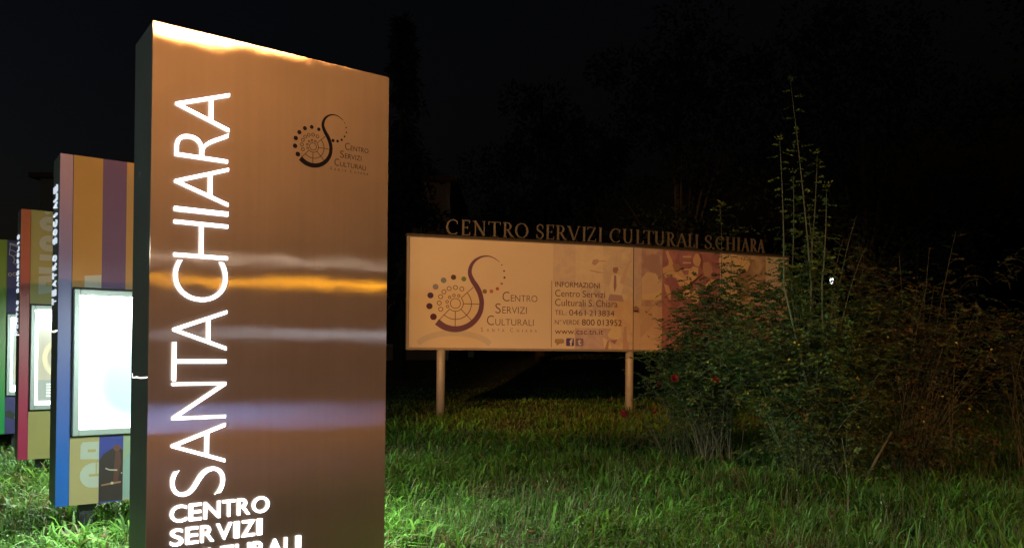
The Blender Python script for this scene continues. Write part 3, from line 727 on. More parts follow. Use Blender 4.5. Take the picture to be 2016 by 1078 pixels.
# ------------------------------------------------------------------ street lamps (outside the frame, mirrored in the steel), added lights, and the one far off
def street_lamp(loc, height, label, head_dir, col, power, kind='spot', size=150, blend=.3, tgt=None, lens_s=8, radius=.12, group=None, globe=False, gs=1):
    o = empty('street_lamp', loc, 0, label=label, cat='street lamp')
    if group: o['group'] = group
    q = MB(); q.tube([(0, 0, -.2), (0, 0, height*.5), (0, 0, height+.05)], [.08, .065, .045], 12); q.build('pole', M['pole'], o, smooth=True)
    lens = emit('lamp_lens', col, power / (4*math.pi**2*(.19*gs)**2) if globe else lens_s)
    if globe:
        q = MB(); q.tube([(0, 0, height+.02), (0, 0, height+.10), (0, 0, height+.25), (0, 0, height+.38), (0, 0, height+.44)], [.08*gs, .17*gs, .21*gs, .16*gs, .05*gs], 16)
        q.build('globe', lens, o, smooth=True); lp = Vector((0, 0, height+.23)); radius = .22
    else:
        d = Vector((*head_dir, 0)).normalized()
        q = MB(); q.tube([(0, 0, height), tuple(d*.6 + Vector((0, 0, height+.15))), tuple(d*1.2 + Vector((0, 0, height+.2)))], [.045, .04, .035], 8); q.build('arm', M['pole'], o, smooth=True)
        c = d*1.45 + Vector((0, 0, height+.2))
        q = MB(); q.tube([tuple(c - d*.3), tuple(c - d*.15 + Vector((0, 0, .02))), tuple(c + d*.2), tuple(c + d*.32)], [.05, .11, .10, .03], 12); q.build('lamp_head', M['post'], o, smooth=True)
        q = MB(); q.tube([tuple(c + Vector((0, 0, -.10))), tuple(c + Vector((0, 0, -.135)))], [.10, .07], 14); q.build('lens', lens, o, smooth=True)
        lp = c + Vector((0, 0, -.16))
    if globe: return o
    la = bpy.data.lights.new('lamp_light', 'SPOT' if kind == 'spot' else 'POINT'); la.energy = power; la.color = col; la.shadow_soft_size = radius
    lo = bpy.data.objects.new('lamp_light', la); C.objects.link(lo); lo.parent = o; lo.location = lp
    if kind == 'spot':
        la.spot_size = R(size); la.spot_blend = blend
        if tgt is not None:
            lo.rotation_euler = (Vector(tgt) - (Vector(loc) + lp)).to_track_quat('-Z', 'Y').to_euler()
    return o
A1 = Vector((.722, -.692, 0))
pos = Vector((X1, Y1, 0)) + A1 * 14.0
street_lamp((pos.x + .9, pos.y - 1.1, 0), 8.36, 'tall street lamp with an orange light nearest the steel totem', (-.6, .8), SODIUM, P_SODIUM, size=158, blend=.12, lens_s=40)
street_lamp((-6.5, -3.2, 0), 7.2, 'street lamp whose head is aimed at the billboard', (.2, 1), (1, .45, .13), P_FLOOD, size=31, blend=.65, tgt=(2.9, 21.2, 3.1))
street_lamp((-5.2, -7.2, 0), 3.15, 'post lamp with a cool white globe at the far kerb behind the photographer', (0, 1), COOL, P_COOL, kind='point', globe=True, lens_s=6)
street_lamp((30, -20, 0), 6.15, 'distant street lamp with a white head across the road', (-.8, .6), WHITE, 140, kind='point', radius=.15)
street_lamp((40.5, -17.2, 0), 5.6, 'distant street lamp with an amber head across the road', (-.88, .46), (1, .45, .01), 800, kind='point', radius=.15)
street_lamp((35, -12, 0), 2.1, 'low added globe standing in for an unseen blue white light beside the road', (0, 1), (.6, .75, 1), 110, kind='point', globe=True, lens_s=6, gs=.8)  # added stand-in for an unseen far light that gives the faint streak
street_lamp((3.3, -1.0, 0), .42, 'short added globe on the pavement standing in for an unseen low blue light', (0, 1), (.16, .36, 1), 6.5, kind='point', globe=True, lens_s=.8, gs=.22)  # added stand-in for an unseen low light that gives the blue streak
street_lamp((18.35, 45, float(gz(18.6, 45))), 4.35, 'far white globe lamp glinting through the shrubs', (0, 1), (.9, .95, 1), 2.5, kind='point', globe=True, lens_s=8, gs=.5)

street_lamp((-9.5, 36, float(gz(-9.5, 36))), 5.5, 'added dim amber post lamp lighting the beige building', (0, 1), SODIUM, 30, kind='point', globe=True, lens_s=5)  # added lamp, hidden behind the steel totem, to brighten the building wall
# ------------------------------------------------------------------ buildings and walls behind
bo = empty('building', (-3.4, 42, 1.0), 0, label='dim beige building beyond the dark fir tree', cat='building')
MB().box(-22, 0, 0, 10, -1.5, 9.6).build('wall', M['wallp'], bo)
MB().box(-22.4, .4, -.4, 10.4, 9.6, 9.85).build('roof', M['roof'], bo)
for fl in range(3):
    for k in range(6):
        x = -20.2 + k*3.3; z = .9 + fl*3.0
        f = MB().box(x-.08, x+1.18, -.05, .02, z-.08, z+1.58).build('window', M['concrete'], bo)
        MB().box(x, x+1.1, -.06, -.052, z, z+1.5).build('pane', M['glass'], f)
        MB().box(x-.15, x+1.25, -.16, .02, z-.15, z-.083).build('sill', M['concrete'], f)
for i, (x, y, w, h, lab) in enumerate(((-6.7, 44, .9, .55, 'pale low wall piece left of the billboard post'), (-4.7, 44.2, .6, .5, 'low rubble edged wall piece behind the left post'), (-2.5, 44.6, .35, .6, 'short pale wall stub right of the left post'))):
    z = float(gz(x, y)); MB().box(x, x+w, y, y+.3, z-.1, z+h).build('low_wall', M['wallp'], bevel=.03, label=lab, cat='low wall')
bn = empty('bench', (14.9, 30, float(gz(15, 30))), R(8), label='pale teal slab bench half hidden right of the shrubs', cat='bench')
M['bench'] = mat('bench_slab', (.22, .36, .38), .5)
zb = 1.42 - float(gz(15, 30))
MB().box(0, 2.0, 0, .6, zb, zb+.14).build('seat', M['bench'], bn, bevel=.02)
for x in (.2, 1.6): MB().box(x, x+.2, .1, .5, -.1, zb).build('leg', M['concrete'], bn)

# ------------------------------------------------------------------ vegetation helpers
def leaves_mesh(name, pos, dirs, ups, ln, wd, tint, m, parent=None, **k):
    """many folded four-triangle leaves; pos base points, dirs growth directions"""
    pos = np.asarray(pos, float); d = np.asarray(dirs, float); d /= np.linalg.norm(d, axis=1, keepdims=True)
    up = np.asarray(ups, float); sd = np.cross(d, up); sd /= (np.linalg.norm(sd, axis=1, keepdims=True) + 1e-9); nn = np.cross(sd, d)
    ln = np.asarray(ln)[:, None]; wd = np.asarray(wd)[:, None]; N = len(pos)
    v = np.empty((N, 6, 3))
    v[:, 0] = pos; v[:, 1] = pos + d*ln*.45 + sd*wd*.5 + nn*wd*.12; v[:, 2] = pos + d*ln*.48 - nn*wd*.05
    v[:, 3] = pos + d*ln*.45 - sd*wd*.5 + nn*wd*.12; v[:, 4] = pos + d*ln - nn*ln*.12; v[:, 5] = pos + d*ln*.75 - nn*ln*.04
    v = v[:, :5]
    idx = np.arange(N)[:, None]*5
    tri = np.concatenate([idx + np.array([0, 1, 2]), idx + np.array([0, 2, 3]), idx + np.array([1, 4, 2]), idx + np.array([2, 4, 3])], 1).reshape(-1, 3)
    me = bpy.data.meshes.new(name)
    me.vertices.add(N*5); me.vertices.foreach_set('co', v.ravel()); me.loops.add(len(tri)*3); me.loops.foreach_set('vertex_index', tri.ravel())
    me.polygons.add(len(tri)); me.polygons.foreach_set('loop_start', np.arange(0, len(tri)*3, 3)); me.update(calc_edges=True)
    ca = me.color_attributes.new('tint', 'FLOAT_COLOR', 'POINT')
    c4 = np.ones((N, 5, 4)); c4[:, :, :3] = np.asarray(tint)[:, None, :]; ca.data.foreach_set('color', c4.ravel())
    return link(name, me, m, parent, **k)

def blades(name, x, y, h, w, lean, tint, m, tip=None, **k):
    """curved grass blades in one mesh"""
    N = len(x); z = gz(x, y); az = rng.uniform(0, 2*np.pi, N); ld = np.stack([np.cos(az), np.sin(az), 0*az], 1)
    fa = az + np.pi/2 + rng.uniform(-.5, .5, N); sd = np.stack([np.cos(fa), np.sin(fa), 0*fa], 1)*w[:, None]*.5
    p0 = np.stack([x, y, z-.01], 1); up = np.array([0, 0, 1.0]); v = np.empty((N, 7, 3)); H = h[:, None]; Ln = lean[:, None]
    for lv, (t_, ws) in enumerate(((0, .7), (.38, 1.0), (.74, .75))):
        c = p0 + up*H*t_*(1-.25*Ln*t_) + ld*H*Ln*t_*t_
        v[:, 2*lv] = c - sd*ws; v[:, 2*lv+1] = c + sd*ws
    v[:, 6] = p0 + up*H*(1-.55*Ln*.8) + ld*H*Ln*1.15
    i = np.arange(N)[:, None]*7
    quads = np.concatenate([i + np.array([0, 1, 3, 2]), i + np.array([2, 3, 5, 4])], 1).reshape(-1, 4); tris = i + np.array([4, 5, 6])
    li = np.concatenate([quads.ravel(), tris.ravel()]); nq = len(quads)
    ls = np.concatenate([np.arange(nq)*4, nq*4 + np.arange(len(tris))*3])
    me = bpy.data.meshes.new(name); me.vertices.add(N*7); me.vertices.foreach_set('co', v.ravel()); me.loops.add(len(li)); me.loops.foreach_set('vertex_index', li)
    me.polygons.add(len(ls)); me.polygons.foreach_set('loop_start', ls); me.polygons.foreach_set('use_smooth', np.ones(len(ls), bool)); me.update(calc_edges=True)
    ca = me.color_attributes.new('tint', 'FLOAT_COLOR', 'POINT'); c4 = np.ones((N, 7, 4))
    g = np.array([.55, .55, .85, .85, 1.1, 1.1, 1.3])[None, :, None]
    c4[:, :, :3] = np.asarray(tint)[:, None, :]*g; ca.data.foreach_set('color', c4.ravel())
    return link(name, me, m, **k)

def noise2(x, y, s, seed=0):
    r = np.random.default_rng(seed); o = np.zeros_like(x)
    for _ in range(7):
        a = r.uniform(0, 2*np.pi); f = s*r.uniform(.5, 2.2); o += np.sin((x*np.cos(a) + y*np.sin(a))*f + r.uniform(0, 6.28))
    return o/7*1.6

def lawn_points(N, r0, r1, a0=-46, a1=44, p=1.0):
    a = np.radians(rng.uniform(a0, a1, N)); r = r0*(r1/r0)**(rng.uniform(0, 1, N)**p)
    return r*np.sin(a), r*np.cos(a)
def keep(x, y):
    k = y > 1.8
    for i in range(4):
        px, py = X1 - i*SP*sT, Y1 + i*SP*cT
        a = (x-px)*cT + (y-py)*sT; b_ = -(x-px)*sT + (y-py)*cT
        for s in (.20, TW-.31): k &= ~((a > s-.01) & (a < s+.12) & (b_ > TT/2-.06) & (b_ < TT/2+.06))
    return k
def tints(n, x, y, dry=.12):
    base = np.array([.072, .165, .030])[None]*np.ones((n, 1)); v = noise2(x, y, 1.6, 3)
    base = 1.2*base*(1 + .40*v[:, None])  ; warm = np.clip(.35*noise2(x, y, .8, 5) + .15 + rng.normal(0, .15, n), 0, 1)[:, None]
    base = base*(1-warm) + np.array([.12, .19, .028])*warm
    base *= rng.uniform(.45, 1.5, n)[:, None]
    d = rng.uniform(0, 1, n) < dry + .35*(noise2(x, y, 1.7, 9) > .45)
    base[d] = np.array([.14, .12, .05])*rng.uniform(.5, 1.2, d.sum())[:, None]
    return base
def grass_patch(N, r0, r1, hmul, wmul, name, p=1.0, dry=.1):
    x, y = lawn_points(N, r0, r1, p=p); k = keep(x, y); x, y = x[k], y[k]; n = len(x); dist = np.hypot(x, y)
    tuft = noise2(x, y, 2.6, 1); hh = (.09 + .09*np.clip(tuft, -1, 1) + .05*noise2(x, y, 7, 2) + rng.gamma(2, .026, n))*hmul
    kk = rng.uniform(0, 1, n) < np.clip(.75 + .8*noise2(x, y, 9, 13), .12, 1); x, y, hh, dist = x[kk], y[kk], hh[kk], dist[kk]; n = len(x)
    right = np.clip((x - .2)/2.5, 0, 1); hh *= .75 + .45*right
    hh *= np.clip(1.15 - (y-12)/30, .5, 1.1)
    w = (.004 + rng.gamma(2, .0028, n))*wmul*np.clip(dist/7, .8, 3.2); lean = rng.beta(2, 2.2, n)*1.1
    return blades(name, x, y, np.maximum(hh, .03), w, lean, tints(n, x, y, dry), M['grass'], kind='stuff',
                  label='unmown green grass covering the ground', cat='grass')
grass_patch(210000, 3.2, 12, 1.0, 1.0, 'grass')
grass_patch(130000, 9, 30, 1.0, 1.0, 'grass')
grass_patch(30000, 24, 60, .9, 1.1, 'grass')
# broad blades and long lax blades near the camera
x, y = lawn_points(60000, 4, 19); k = keep(x, y) & (noise2(x, y, 2.2, 21) + .5*noise2(x, y, 7, 23) > .05); x, y = x[k], y[k]; n = len(x)
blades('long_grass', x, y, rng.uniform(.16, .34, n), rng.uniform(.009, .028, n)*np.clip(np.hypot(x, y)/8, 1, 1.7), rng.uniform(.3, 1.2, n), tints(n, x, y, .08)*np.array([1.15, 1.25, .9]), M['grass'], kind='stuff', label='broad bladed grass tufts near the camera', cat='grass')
# thin seed stalks
x, y = lawn_points(5200, 5, 19, -30, 44); k = keep(x, y) & ((noise2(x, y, 1.4, 31) > .0) | (x > 1)); x, y = x[k], y[k]; n = len(x)
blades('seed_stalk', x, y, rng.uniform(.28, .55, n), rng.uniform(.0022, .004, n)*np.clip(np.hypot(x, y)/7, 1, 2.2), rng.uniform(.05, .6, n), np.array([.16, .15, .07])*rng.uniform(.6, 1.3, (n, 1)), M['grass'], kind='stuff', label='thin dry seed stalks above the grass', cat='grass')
# clover and other small broad leaves
x, y = lawn_points(52000, 4, 15); k = keep(x, y) & (noise2(x, y, 1.9, 41) > -.05) & ((x < 2.2) | (rng.uniform(0, 1, len(x)) < .25)); x, y = x[k], y[k]; n = len(x)
z = gz(x, y) + rng.uniform(.02, .13, n); a = rng.uniform(0, 2*np.pi, n)
leaves_mesh('clover', np.stack([x, y, z], 1), np.stack([np.cos(a), np.sin(a), rng.uniform(-.3, .5, n)], 1), np.tile([0, 0, 1.0], (n, 1)) + rng.normal(0, .25, (n, 3)),
            rng.uniform(.018, .042, n), rng.uniform(.014, .030, n), tints(n, x, y, 0)*np.array([.9, 1.25, .9]), M['leaf'], kind='stuff', label='small clover leaves among the grass', cat='clover')
# dead leaves lying in the grass
x, y = lawn_points(1500, 4, 16); k = keep(x, y); x, y = x[k], y[k]; n = len(x); z = gz(x, y) + rng.uniform(.03, .14, n); a = rng.uniform(0, 6.28, n)
leaves_mesh('fallen_leaf', np.stack([x, y, z], 1), np.stack([np.cos(a), np.sin(a), rng.normal(0, .3, n)], 1), np.tile([0, 0, 1.0], (n, 1)) + rng.normal(0, .4, (n, 3)),
            rng.uniform(.03, .07, n), rng.uniform(.02, .045, n), np.array([.22, .14, .06])*rng.uniform(.4, 1.4, (n, 1)), M['leaf'], kind='stuff', label='dry fallen leaves caught in the grass', cat='fallen leaves')
# tiny pale flower heads and seed flecks
x, y = lawn_points(900, 5, 16); k = keep(x, y); x, y = x[k], y[k]; n = len(x); z = gz(x, y) + rng.uniform(.12, .28, n); a = rng.uniform(0, 6.28, n)
leaves_mesh('seed_head', np.stack([x, y, z], 1), np.stack([np.cos(a)*.5, np.sin(a)*.5, np.ones(n)], 1), np.stack([-np.sin(a), np.cos(a), 0*a], 1),
            rng.uniform(.010, .024, n), rng.uniform(.006, .012, n), np.array([.5, .5, .4])*rng.uniform(.4, 1.2, (n, 1)), M['leaf'], kind='stuff', label='tiny pale seed heads scattered over the grass', cat='seed heads')

# ------------------------------------------------------------------ shrubs
def bez(p0, p1, p2, n=9):
    return [tuple((1-t)**2*np.array(p0) + 2*t*(1-t)*np.array(p1) + t*t*np.array(p2)) for t in np.linspace(0, 1, n)]

class Shrub:
    def __init__(s, name, loc, **k):
        s.o = empty(name, loc, 0, **k); s.loc = np.array(loc, float); s.w = MB(); s.P = []; s.D = []; s.U = []; s.L = []; s.W = []; s.T = []; s.pts = []
    def spray(s, p, d, n, ln, lw, col, spread=.9):
        """compound leaf: a rachis along d with paired leaflets"""
        d = np.array(d, float); d /= np.linalg.norm(d); sd = np.cross(d, [0, 0, 1.0]); sd /= np.linalg.norm(sd)+1e-6; up = np.cross(sd, d)
        up = up + rng.normal(0, .55, 3)
        for i in range(n):
            t = (i+1)/n; q = p + d*ln*2.6*t + np.array([0, 0, -.25*ln*t*t*2.6])
            for sg in ((-1, 1) if i < n-1 else (0,)):
                dd = d*(.55 if sg else 1) + sd*sg*spread + rng.normal(0, .12, 3)
                s.P.append(q); s.D.append(dd); s.U.append(up + rng.normal(0, .35, 3)); s.L.append(ln*rng.uniform(.8, 1.15)); s.W.append(lw*rng.uniform(.8, 1.15)); s.T.append(col*rng.uniform(.65, 1.35))
    def cane(s, pts, r0, r1, sides=5):
        n = len(pts); s.w.tube(pts, list(np.linspace(r0, r1, n)), sides)
    def leafy(s, pts, step, ln, lw, n, cols, t0=.1, flat_=.3, prob=1):
        pts = np.array(pts); seg = np.linalg.norm(np.diff(pts, axis=0), axis=1); tot = seg.sum(); cum = np.concatenate([[0], np.cumsum(seg)]); d = tot*t0
        az = rng.uniform(0, 6.28)
        while d < tot:
            q = np.array([np.interp(d, cum, pts[:, i]) for i in range(3)]); az += 2.4 + rng.normal(0, .4)
            dirn = np.array([math.cos(az), math.sin(az), flat_ + rng.normal(0, .25)])
            if rng.uniform() < prob: s.spray(q, dirn, n, ln*rng.uniform(.75, 1.2), lw, cols[rng.integers(len(cols))])
            d += step*rng.uniform(.6, 1.4)
        s.pts += [pts[-1]]
    def fill(s, n, c, r, cols, ln=.048, lw=.034, nl=4, top=None):
        c = np.array(c, float); r = np.array(r, float); ph = rng.uniform(0, 6.28, 6)
        k = 0
        while k < n:
            v = rng.normal(0, 1, 3); v /= np.linalg.norm(v); bump = 1 + .30*math.sin(3*v[0]*2+ph[0]) + .28*math.sin(5*v[2]+ph[1]+3*v[1])
            p = c + v*r*bump*rng.uniform(.15, 1)**.45
            if p[2] < .12 or math.sin(p[0]*5.1+ph[2]) + math.sin(p[2]*6.3+ph[3]) + math.sin(p[1]*5+ph[4]+p[2]*3) < rng.uniform(-2.0, .9): continue
            a = rng.uniform(0, 6.28); d = np.array([math.cos(a), math.sin(a), rng.normal(.1, .3)])
            s.w.tube([tuple(p - d*.12 - [0, 0, .05]), tuple(p - d*.03), tuple(p + d*ln*2.4)], [.0022, .0016, .001], 3)
            s.spray(p, d, nl, ln*rng.uniform(.75, 1.25), lw, cols[rng.integers(len(cols))]); k += 1
    def done(s, leafname='foliage', wood='cane'):
        s.w.v = [tuple(np.array(v) - s.loc) for v in s.w.v]
        s.w.build('canes', M[wood], s.o, smooth=True)
        P = np.array(s.P) - s.loc
        leaves_mesh(leafname, P, s.D, np.array(s.U), s.L, s.W, np.array(s.T), M['leaf'], s.o, kind='stuff')

G1 = [1.25*np.array(c) for c in ((.078, .128, .030), (.10, .155, .034), (.052, .092, .024), (.14, .165, .030))]
G2 = [1.25*np.array(c) for c in ((.075, .100, .022), (.105, .105, .022), (.055, .080, .020), (.13, .095, .02))]
G3 = [1.2*np.array(c) for c in ((.12, .080, .022), (.13, .105, .025), (.08, .085, .022), (.16, .085, .022))]

# main shrub with tall whips
b0 = np.array([3.80, 9.60, 0.0])
sh = Shrub('shrub', tuple(b0), label='big leafy shrub with tall thin whips rising above the billboard corner', cat='shrub')
def px_at(u, v, Y):     # a point of the place seen at photo position (u, v) and depth Y
    xi = (u-1008)/F_PX; yi = -(v-CY)/F_PX
    Xr = xi*math.cos(ROLL) - yi*math.sin(ROLL); Zr = xi*math.sin(ROLL) + yi*math.cos(ROLL)
    Yd = math.cos(PITCH) - Zr*math.sin(PITCH); Zd = math.sin(PITCH) + Zr*math.cos(PITCH)
    return np.array([Xr*Y/Yd, Y, EYE + Zd*Y/Yd])
for u, v, Yd, u0 in ((1556, 160, 9.3, 1597), (1535, 278, 9.1, 1543), (1609, 306, 9.5, 1592), (1627, 372, 9.2, 1618), (1562, 345, 9.6, 1558), (1592, 420, 9.9, 1600)):
    tip = px_at(u, v, Yd); mid = px_at(u0, 560, Yd + .1); base = b0 + np.array([rng.uniform(-.3, .3), rng.uniform(-.3, .3), 0])
    pts = bez(base, base*.4 + mid*.6 + [0, 0, .0], mid, 7)[:-1] + bez(mid, (mid*.55 + tip*.45) + np.array([0.03, 0, 0]), tip, 10)
    sh.cane(pts, .016, .003)
    sh.leafy(pts[6:], .075, .046, .030, 4, [c*1.5 for c in G1], t0=.0, flat_=.08, prob=1)
    for q in range(5): sh.spray(np.array(tip) + rng.normal(0, .012, 3), np.array([rng.normal(0, .5), rng.normal(0, .5), 1]), 2, .034, .024, G1[3])
# dense body
def volume(sh, base, n, cx, cy, cz, rx, ry, rz, cols, ln=.050, lw=.034, step=.055, r=.008, nl=4, twigs=4, prob=1):
    for _ in range(n):
        v = rng.normal(0, 1, 3); v /= np.linalg.norm(v); v *= rng.uniform(.35, 1)**.5
        tip = np.array([cx + v[0]*rx, cy + v[1]*ry, max(.25, cz + v[2]*rz)])
        bs = np.array(base) + np.array([rng.normal(0, .18), rng.normal(0, .15), -.02])
        ctrl = bs*.45 + tip*.55 + np.array([0, 0, .35*abs(tip[2])*rng.uniform(.1, .8)]); pts = bez(bs, ctrl, tip, 9)
        sh.cane(pts, r, r*.25, 4); sh.leafy(pts, step*1.3, ln, lw, nl, cols, t0=.45, prob=prob)
        for _ in range(twigs):
            k = rng.integers(4, 9); a = rng.uniform(0, 6.28); q = np.array(pts[k]); l = rng.uniform(.15, .45)
            e_ = q + np.array([math.cos(a)*l, math.sin(a)*l, rng.uniform(-.1, .25)*l*2])
            tw = bez(q, (q+e_)/2 + [0, 0, .05], e_, 5); sh.cane(tw, r*.35, r*.15, 3); sh.leafy(tw, step, ln, lw, nl, cols, t0=.1, prob=prob)
volume(sh, b0, 80, 3.55, 9.7, 1.75, 1.05, .7, 1.0, G1)
volume(sh, b0, 26, 3.9, 9.3, 1.1, .7, .5, .8, G2, ln=.030, step=.08)
sh.fill(1450, (3.5, 9.7, 1.75), (1.05, .7, 1.0), G1); sh.fill(700, (3.75, 9.6, .95), (.8, .6, .7), G1 + G2); sh.fill(200, (3.7, 9.4, .45), (1.0, .5, .35), G1, ln=.04)
for u, v, Yd in ((1686, 425, 9.6), (1702, 490, 9.3), (1660, 470, 9.8)):
    tip = px_at(u, v, Yd); pts = bez(b0, b0*.4 + tip*.6 + [-.2, 0, .2], tip, 12); sh.cane(pts, .010, .0025, 4); sh.leafy(pts, .09, .03, .02, 3, G1, t0=.45, prob=.8)
sh.done(wood='cane_g')

# rose bush reaching left in front of the board
b0 = np.array([2.75, 10.6, 0.0])
rs = Shrub('rose_bush', tuple(b0), label='rose bush with a few red flowers arching left before the billboard post', cat='rose bush')
volume(rs, b0, 46, 2.75, 10.7, 1.72, .85, .6, .72, G1, ln=.048, lw=.034)
volume(rs, b0, 20, 2.75, 10.5, 1.2, .8, .5, .6, G2, ln=.03, lw=.02, step=.09)
volume(rs, b0 + [-.35, .5, 0], 22, 2.1, 11.0, .85, .55, .5, .6, G1, ln=.028, lw=.02, step=.10, prob=.6)
rs.fill(760, (2.75, 10.7, 1.75), (.85, .6, .75), G1); rs.fill(420, (2.55, 10.8, .95), (.75, .5, .6), G1, ln=.028)
for u, v, Yd in ((1418, 396, 10.6), (1262, 692, 10.6), (1298, 640, 10.8), (1330, 610, 10.5), (1250, 705, 10.2), (1290, 668, 10.7), (1345, 575, 10.7), (1385, 545, 10.9), (1420, 515, 10.5), (1460, 505, 10.8), (1270, 745, 10.4), (1320, 740, 10.2), (1375, 560, 10.2), (1405, 535, 10.9), (1440, 505, 10.2)):
    tip = px_at(u, v, Yd); pts = bez(b0, b0*.5 + tip*.5 + [.1, 0, .55], tip, 11); rs.cane(pts, .008, .002, 4); rs.leafy(pts, .06, .046, .032, 4, G1, t0=.45)
    for _ in range(4):
        k = rng.integers(6, 11); q = np.array(pts[k]); e_ = q + rng.normal(0, .16, 3); tw = bez(q, (q+e_)/2, e_, 4); rs.cane(tw, .003, .0015, 3); rs.leafy(tw, .06, .042, .030, 3, G1, t0=.2)
rs.done()
M['red'] = mat('rose_petal', (.34, .012, .018), .5, var=.3, scale=30)
M['yellow'] = mat('yellow_leaf', (.50, .36, .03), .5, var=.3, scale=30)
def flower(o, loc, p, r):
    q = MB()
    for ring, (nn, rr_, tl) in enumerate(((5, 1.0, .35), (5, .75, .8), (4, .45, 1.4))):
        for k in range(nn):
            a = 2*math.pi*k/nn + ring*.5; c, s = math.cos(a), math.sin(a); w = .42*r
            i = len(q.v); h = tl*r*.6
            q.v += [(0, 0, 0), (c*rr_*r*.6 - s*w, s*rr_*r*.6 + c*w, h*.6), (c*rr_*r, s*rr_*r, h), (c*rr_*r*.6 + s*w, s*rr_*r*.6 - c*w, h*.6)]
            q.f.append((i, i+3, i+2, i+1))
    ob = q.build('rose_flower', M['red'], o); ob.location = Vector(p) - Vector(loc); ob.rotation_euler = (R(55), R(rng.uniform(-40, 40)), rng.uniform(0, 6))
for u, v, Yd, r in ((1228, 815, 11.9, .085), (1298, 756, 11.2, .06), (1328, 745, 10.1, .06), (1409, 748, 9.5, .055), (1292, 812, 10.6, .05), (1500, 540, 10.3, .02)):
    flower(rs.o, tuple(b0), px_at(u, v, Yd), r)
# a thin stem carries the far left flower
q = MB(); p = px_at(1228, 815, 11.9) - b0; q.tube([(-.5, .3, 0), tuple((p + np.array([-.5, .3, 0]))/2 + np.array([0, 0, .2])), tuple(p)], [.005, .004, .003], 4); q.build('canes', M['cane'], rs.o)

# right shrub, rust coloured and open
b0 = np.array([5.05, 9.9, 0.0])
rt = Shrub('shrub', tuple(b0), label='sparse rust brown shrub right of the big leafy shrub', cat='shrub')
volume(rt, b0, 22, 5.3, 9.9, 1.35, .85, .6, .85, G3, ln=.042, lw=.028, step=.09, nl=3, prob=.85)
volume(rt, b0, 12, 5.0, 9.7, 1.9, .7, .5, .7, G2, ln=.042, lw=.028, step=.09, nl=3, prob=.8)
rt.fill(850, (5.1, 9.9, 1.65), (1.0, .6, .9), G3 + G2 + G2, nl=4); rt.fill(350, (5.1, 9.8, .5), (.8, .5, .4), G2 + G3, ln=.04); rt.fill(500, (4.6, 9.9, 2.0), (.6, .5, .7), G1 + G2, nl=4)
for u, v, Yd in ((1882, 455, 10), (1830, 490, 9.8), (1770, 500, 9.9), (1920, 620, 10.1), (1950, 700, 9.8), (1940, 820, 9.6), (1900, 790, 9.3), (1880, 850, 9.4), (1985, 660, 10.4), (1840, 560, 9.9)):
    tip = px_at(u, v, Yd); pts = bez(b0, b0*.45 + tip*.55 + [0, 0, .35], tip, 11); rt.cane(pts, .009, .002, 4); rt.leafy(pts, .09, .046, .030, 3, G3 + G2, t0=.4, prob=.85)
rt.cane([tuple(px_at(1755, 850, 9.2)), tuple(px_at(1728, 898, 9.2)), tuple(px_at(1680, 990, 9.2))][::-1], .022, .012, 6)
rt.done()
# far right hanging shrub
b0 = np.array([6.9, 10.2, 0.0])
rr_ = Shrub('shrub', tuple(b0), label='dark shrub with a drooping branch at the right edge of the photo', cat='shrub')
volume(rr_, b0, 30, 6.9, 10.4, 1.5, .7, .6, .95, G2, ln=.034, lw=.022, step=.10, nl=3, prob=.8)
rr_.fill(900, (6.9, 10.4, 1.7), (.75, .6, 1.0), G2, nl=3)
tip = px_at(1992, 868, 9.9); pts = bez(b0 + [.3, 0, 1.7], px_at(2000, 560, 9.9), tip, 12); rr_.cane(pts, .009, .002, 4); rr_.leafy(pts, .09, .03, .02, 3, G3, t0=.1, prob=.7)
rr_.done()
# yellow leaves: parts of the shrub that bears them
def yleaf(o, u, v, Yd, s=.030):
    p = px_at(u, v, Yd); a = rng.uniform(0, 6.28)
    q = MB(); q.v = [(0, 0, 0), (s*.35, s*.5, 0.004), (0, s*.55, -.004), (-s*.35, s*.5, .004), (0, s, -.006)]; q.f = [(0, 1, 2), (0, 2, 3), (1, 4, 2), (2, 4, 3)]
    ob = q.build('yellow_leaf', M['yellow'], o); ob.location = Vector(p) - o.location; ob.rotation_euler = (R(60 + rng.uniform(-30, 30)), R(rng.uniform(-60, 60)), rng.uniform(-.8, .8))
for u, v in ((1280, 691), (1247, 702), (1352, 758), (1395, 715), (1400, 718), (1469, 774), (1474, 776), (1494, 760), (1525, 745)): yleaf(rs.o, u, v, 9.7, .045)
for u, v in ((1566, 676), (1572, 680), (1553, 710), (1694, 681), (1688, 746), (1690, 748), (1692, 843), (1620, 700)): yleaf(sh.o, u, v, 8.9, .042)
for u, v in ((1841, 651), (1886, 676), (1950, 690), (1960, 712), (1858, 781), (1817, 804), (1912, 806), (1945, 812), (1818, 832), (1747, 665), (1655, 812)): yleaf(rt.o, u, v, 9.2, .040)

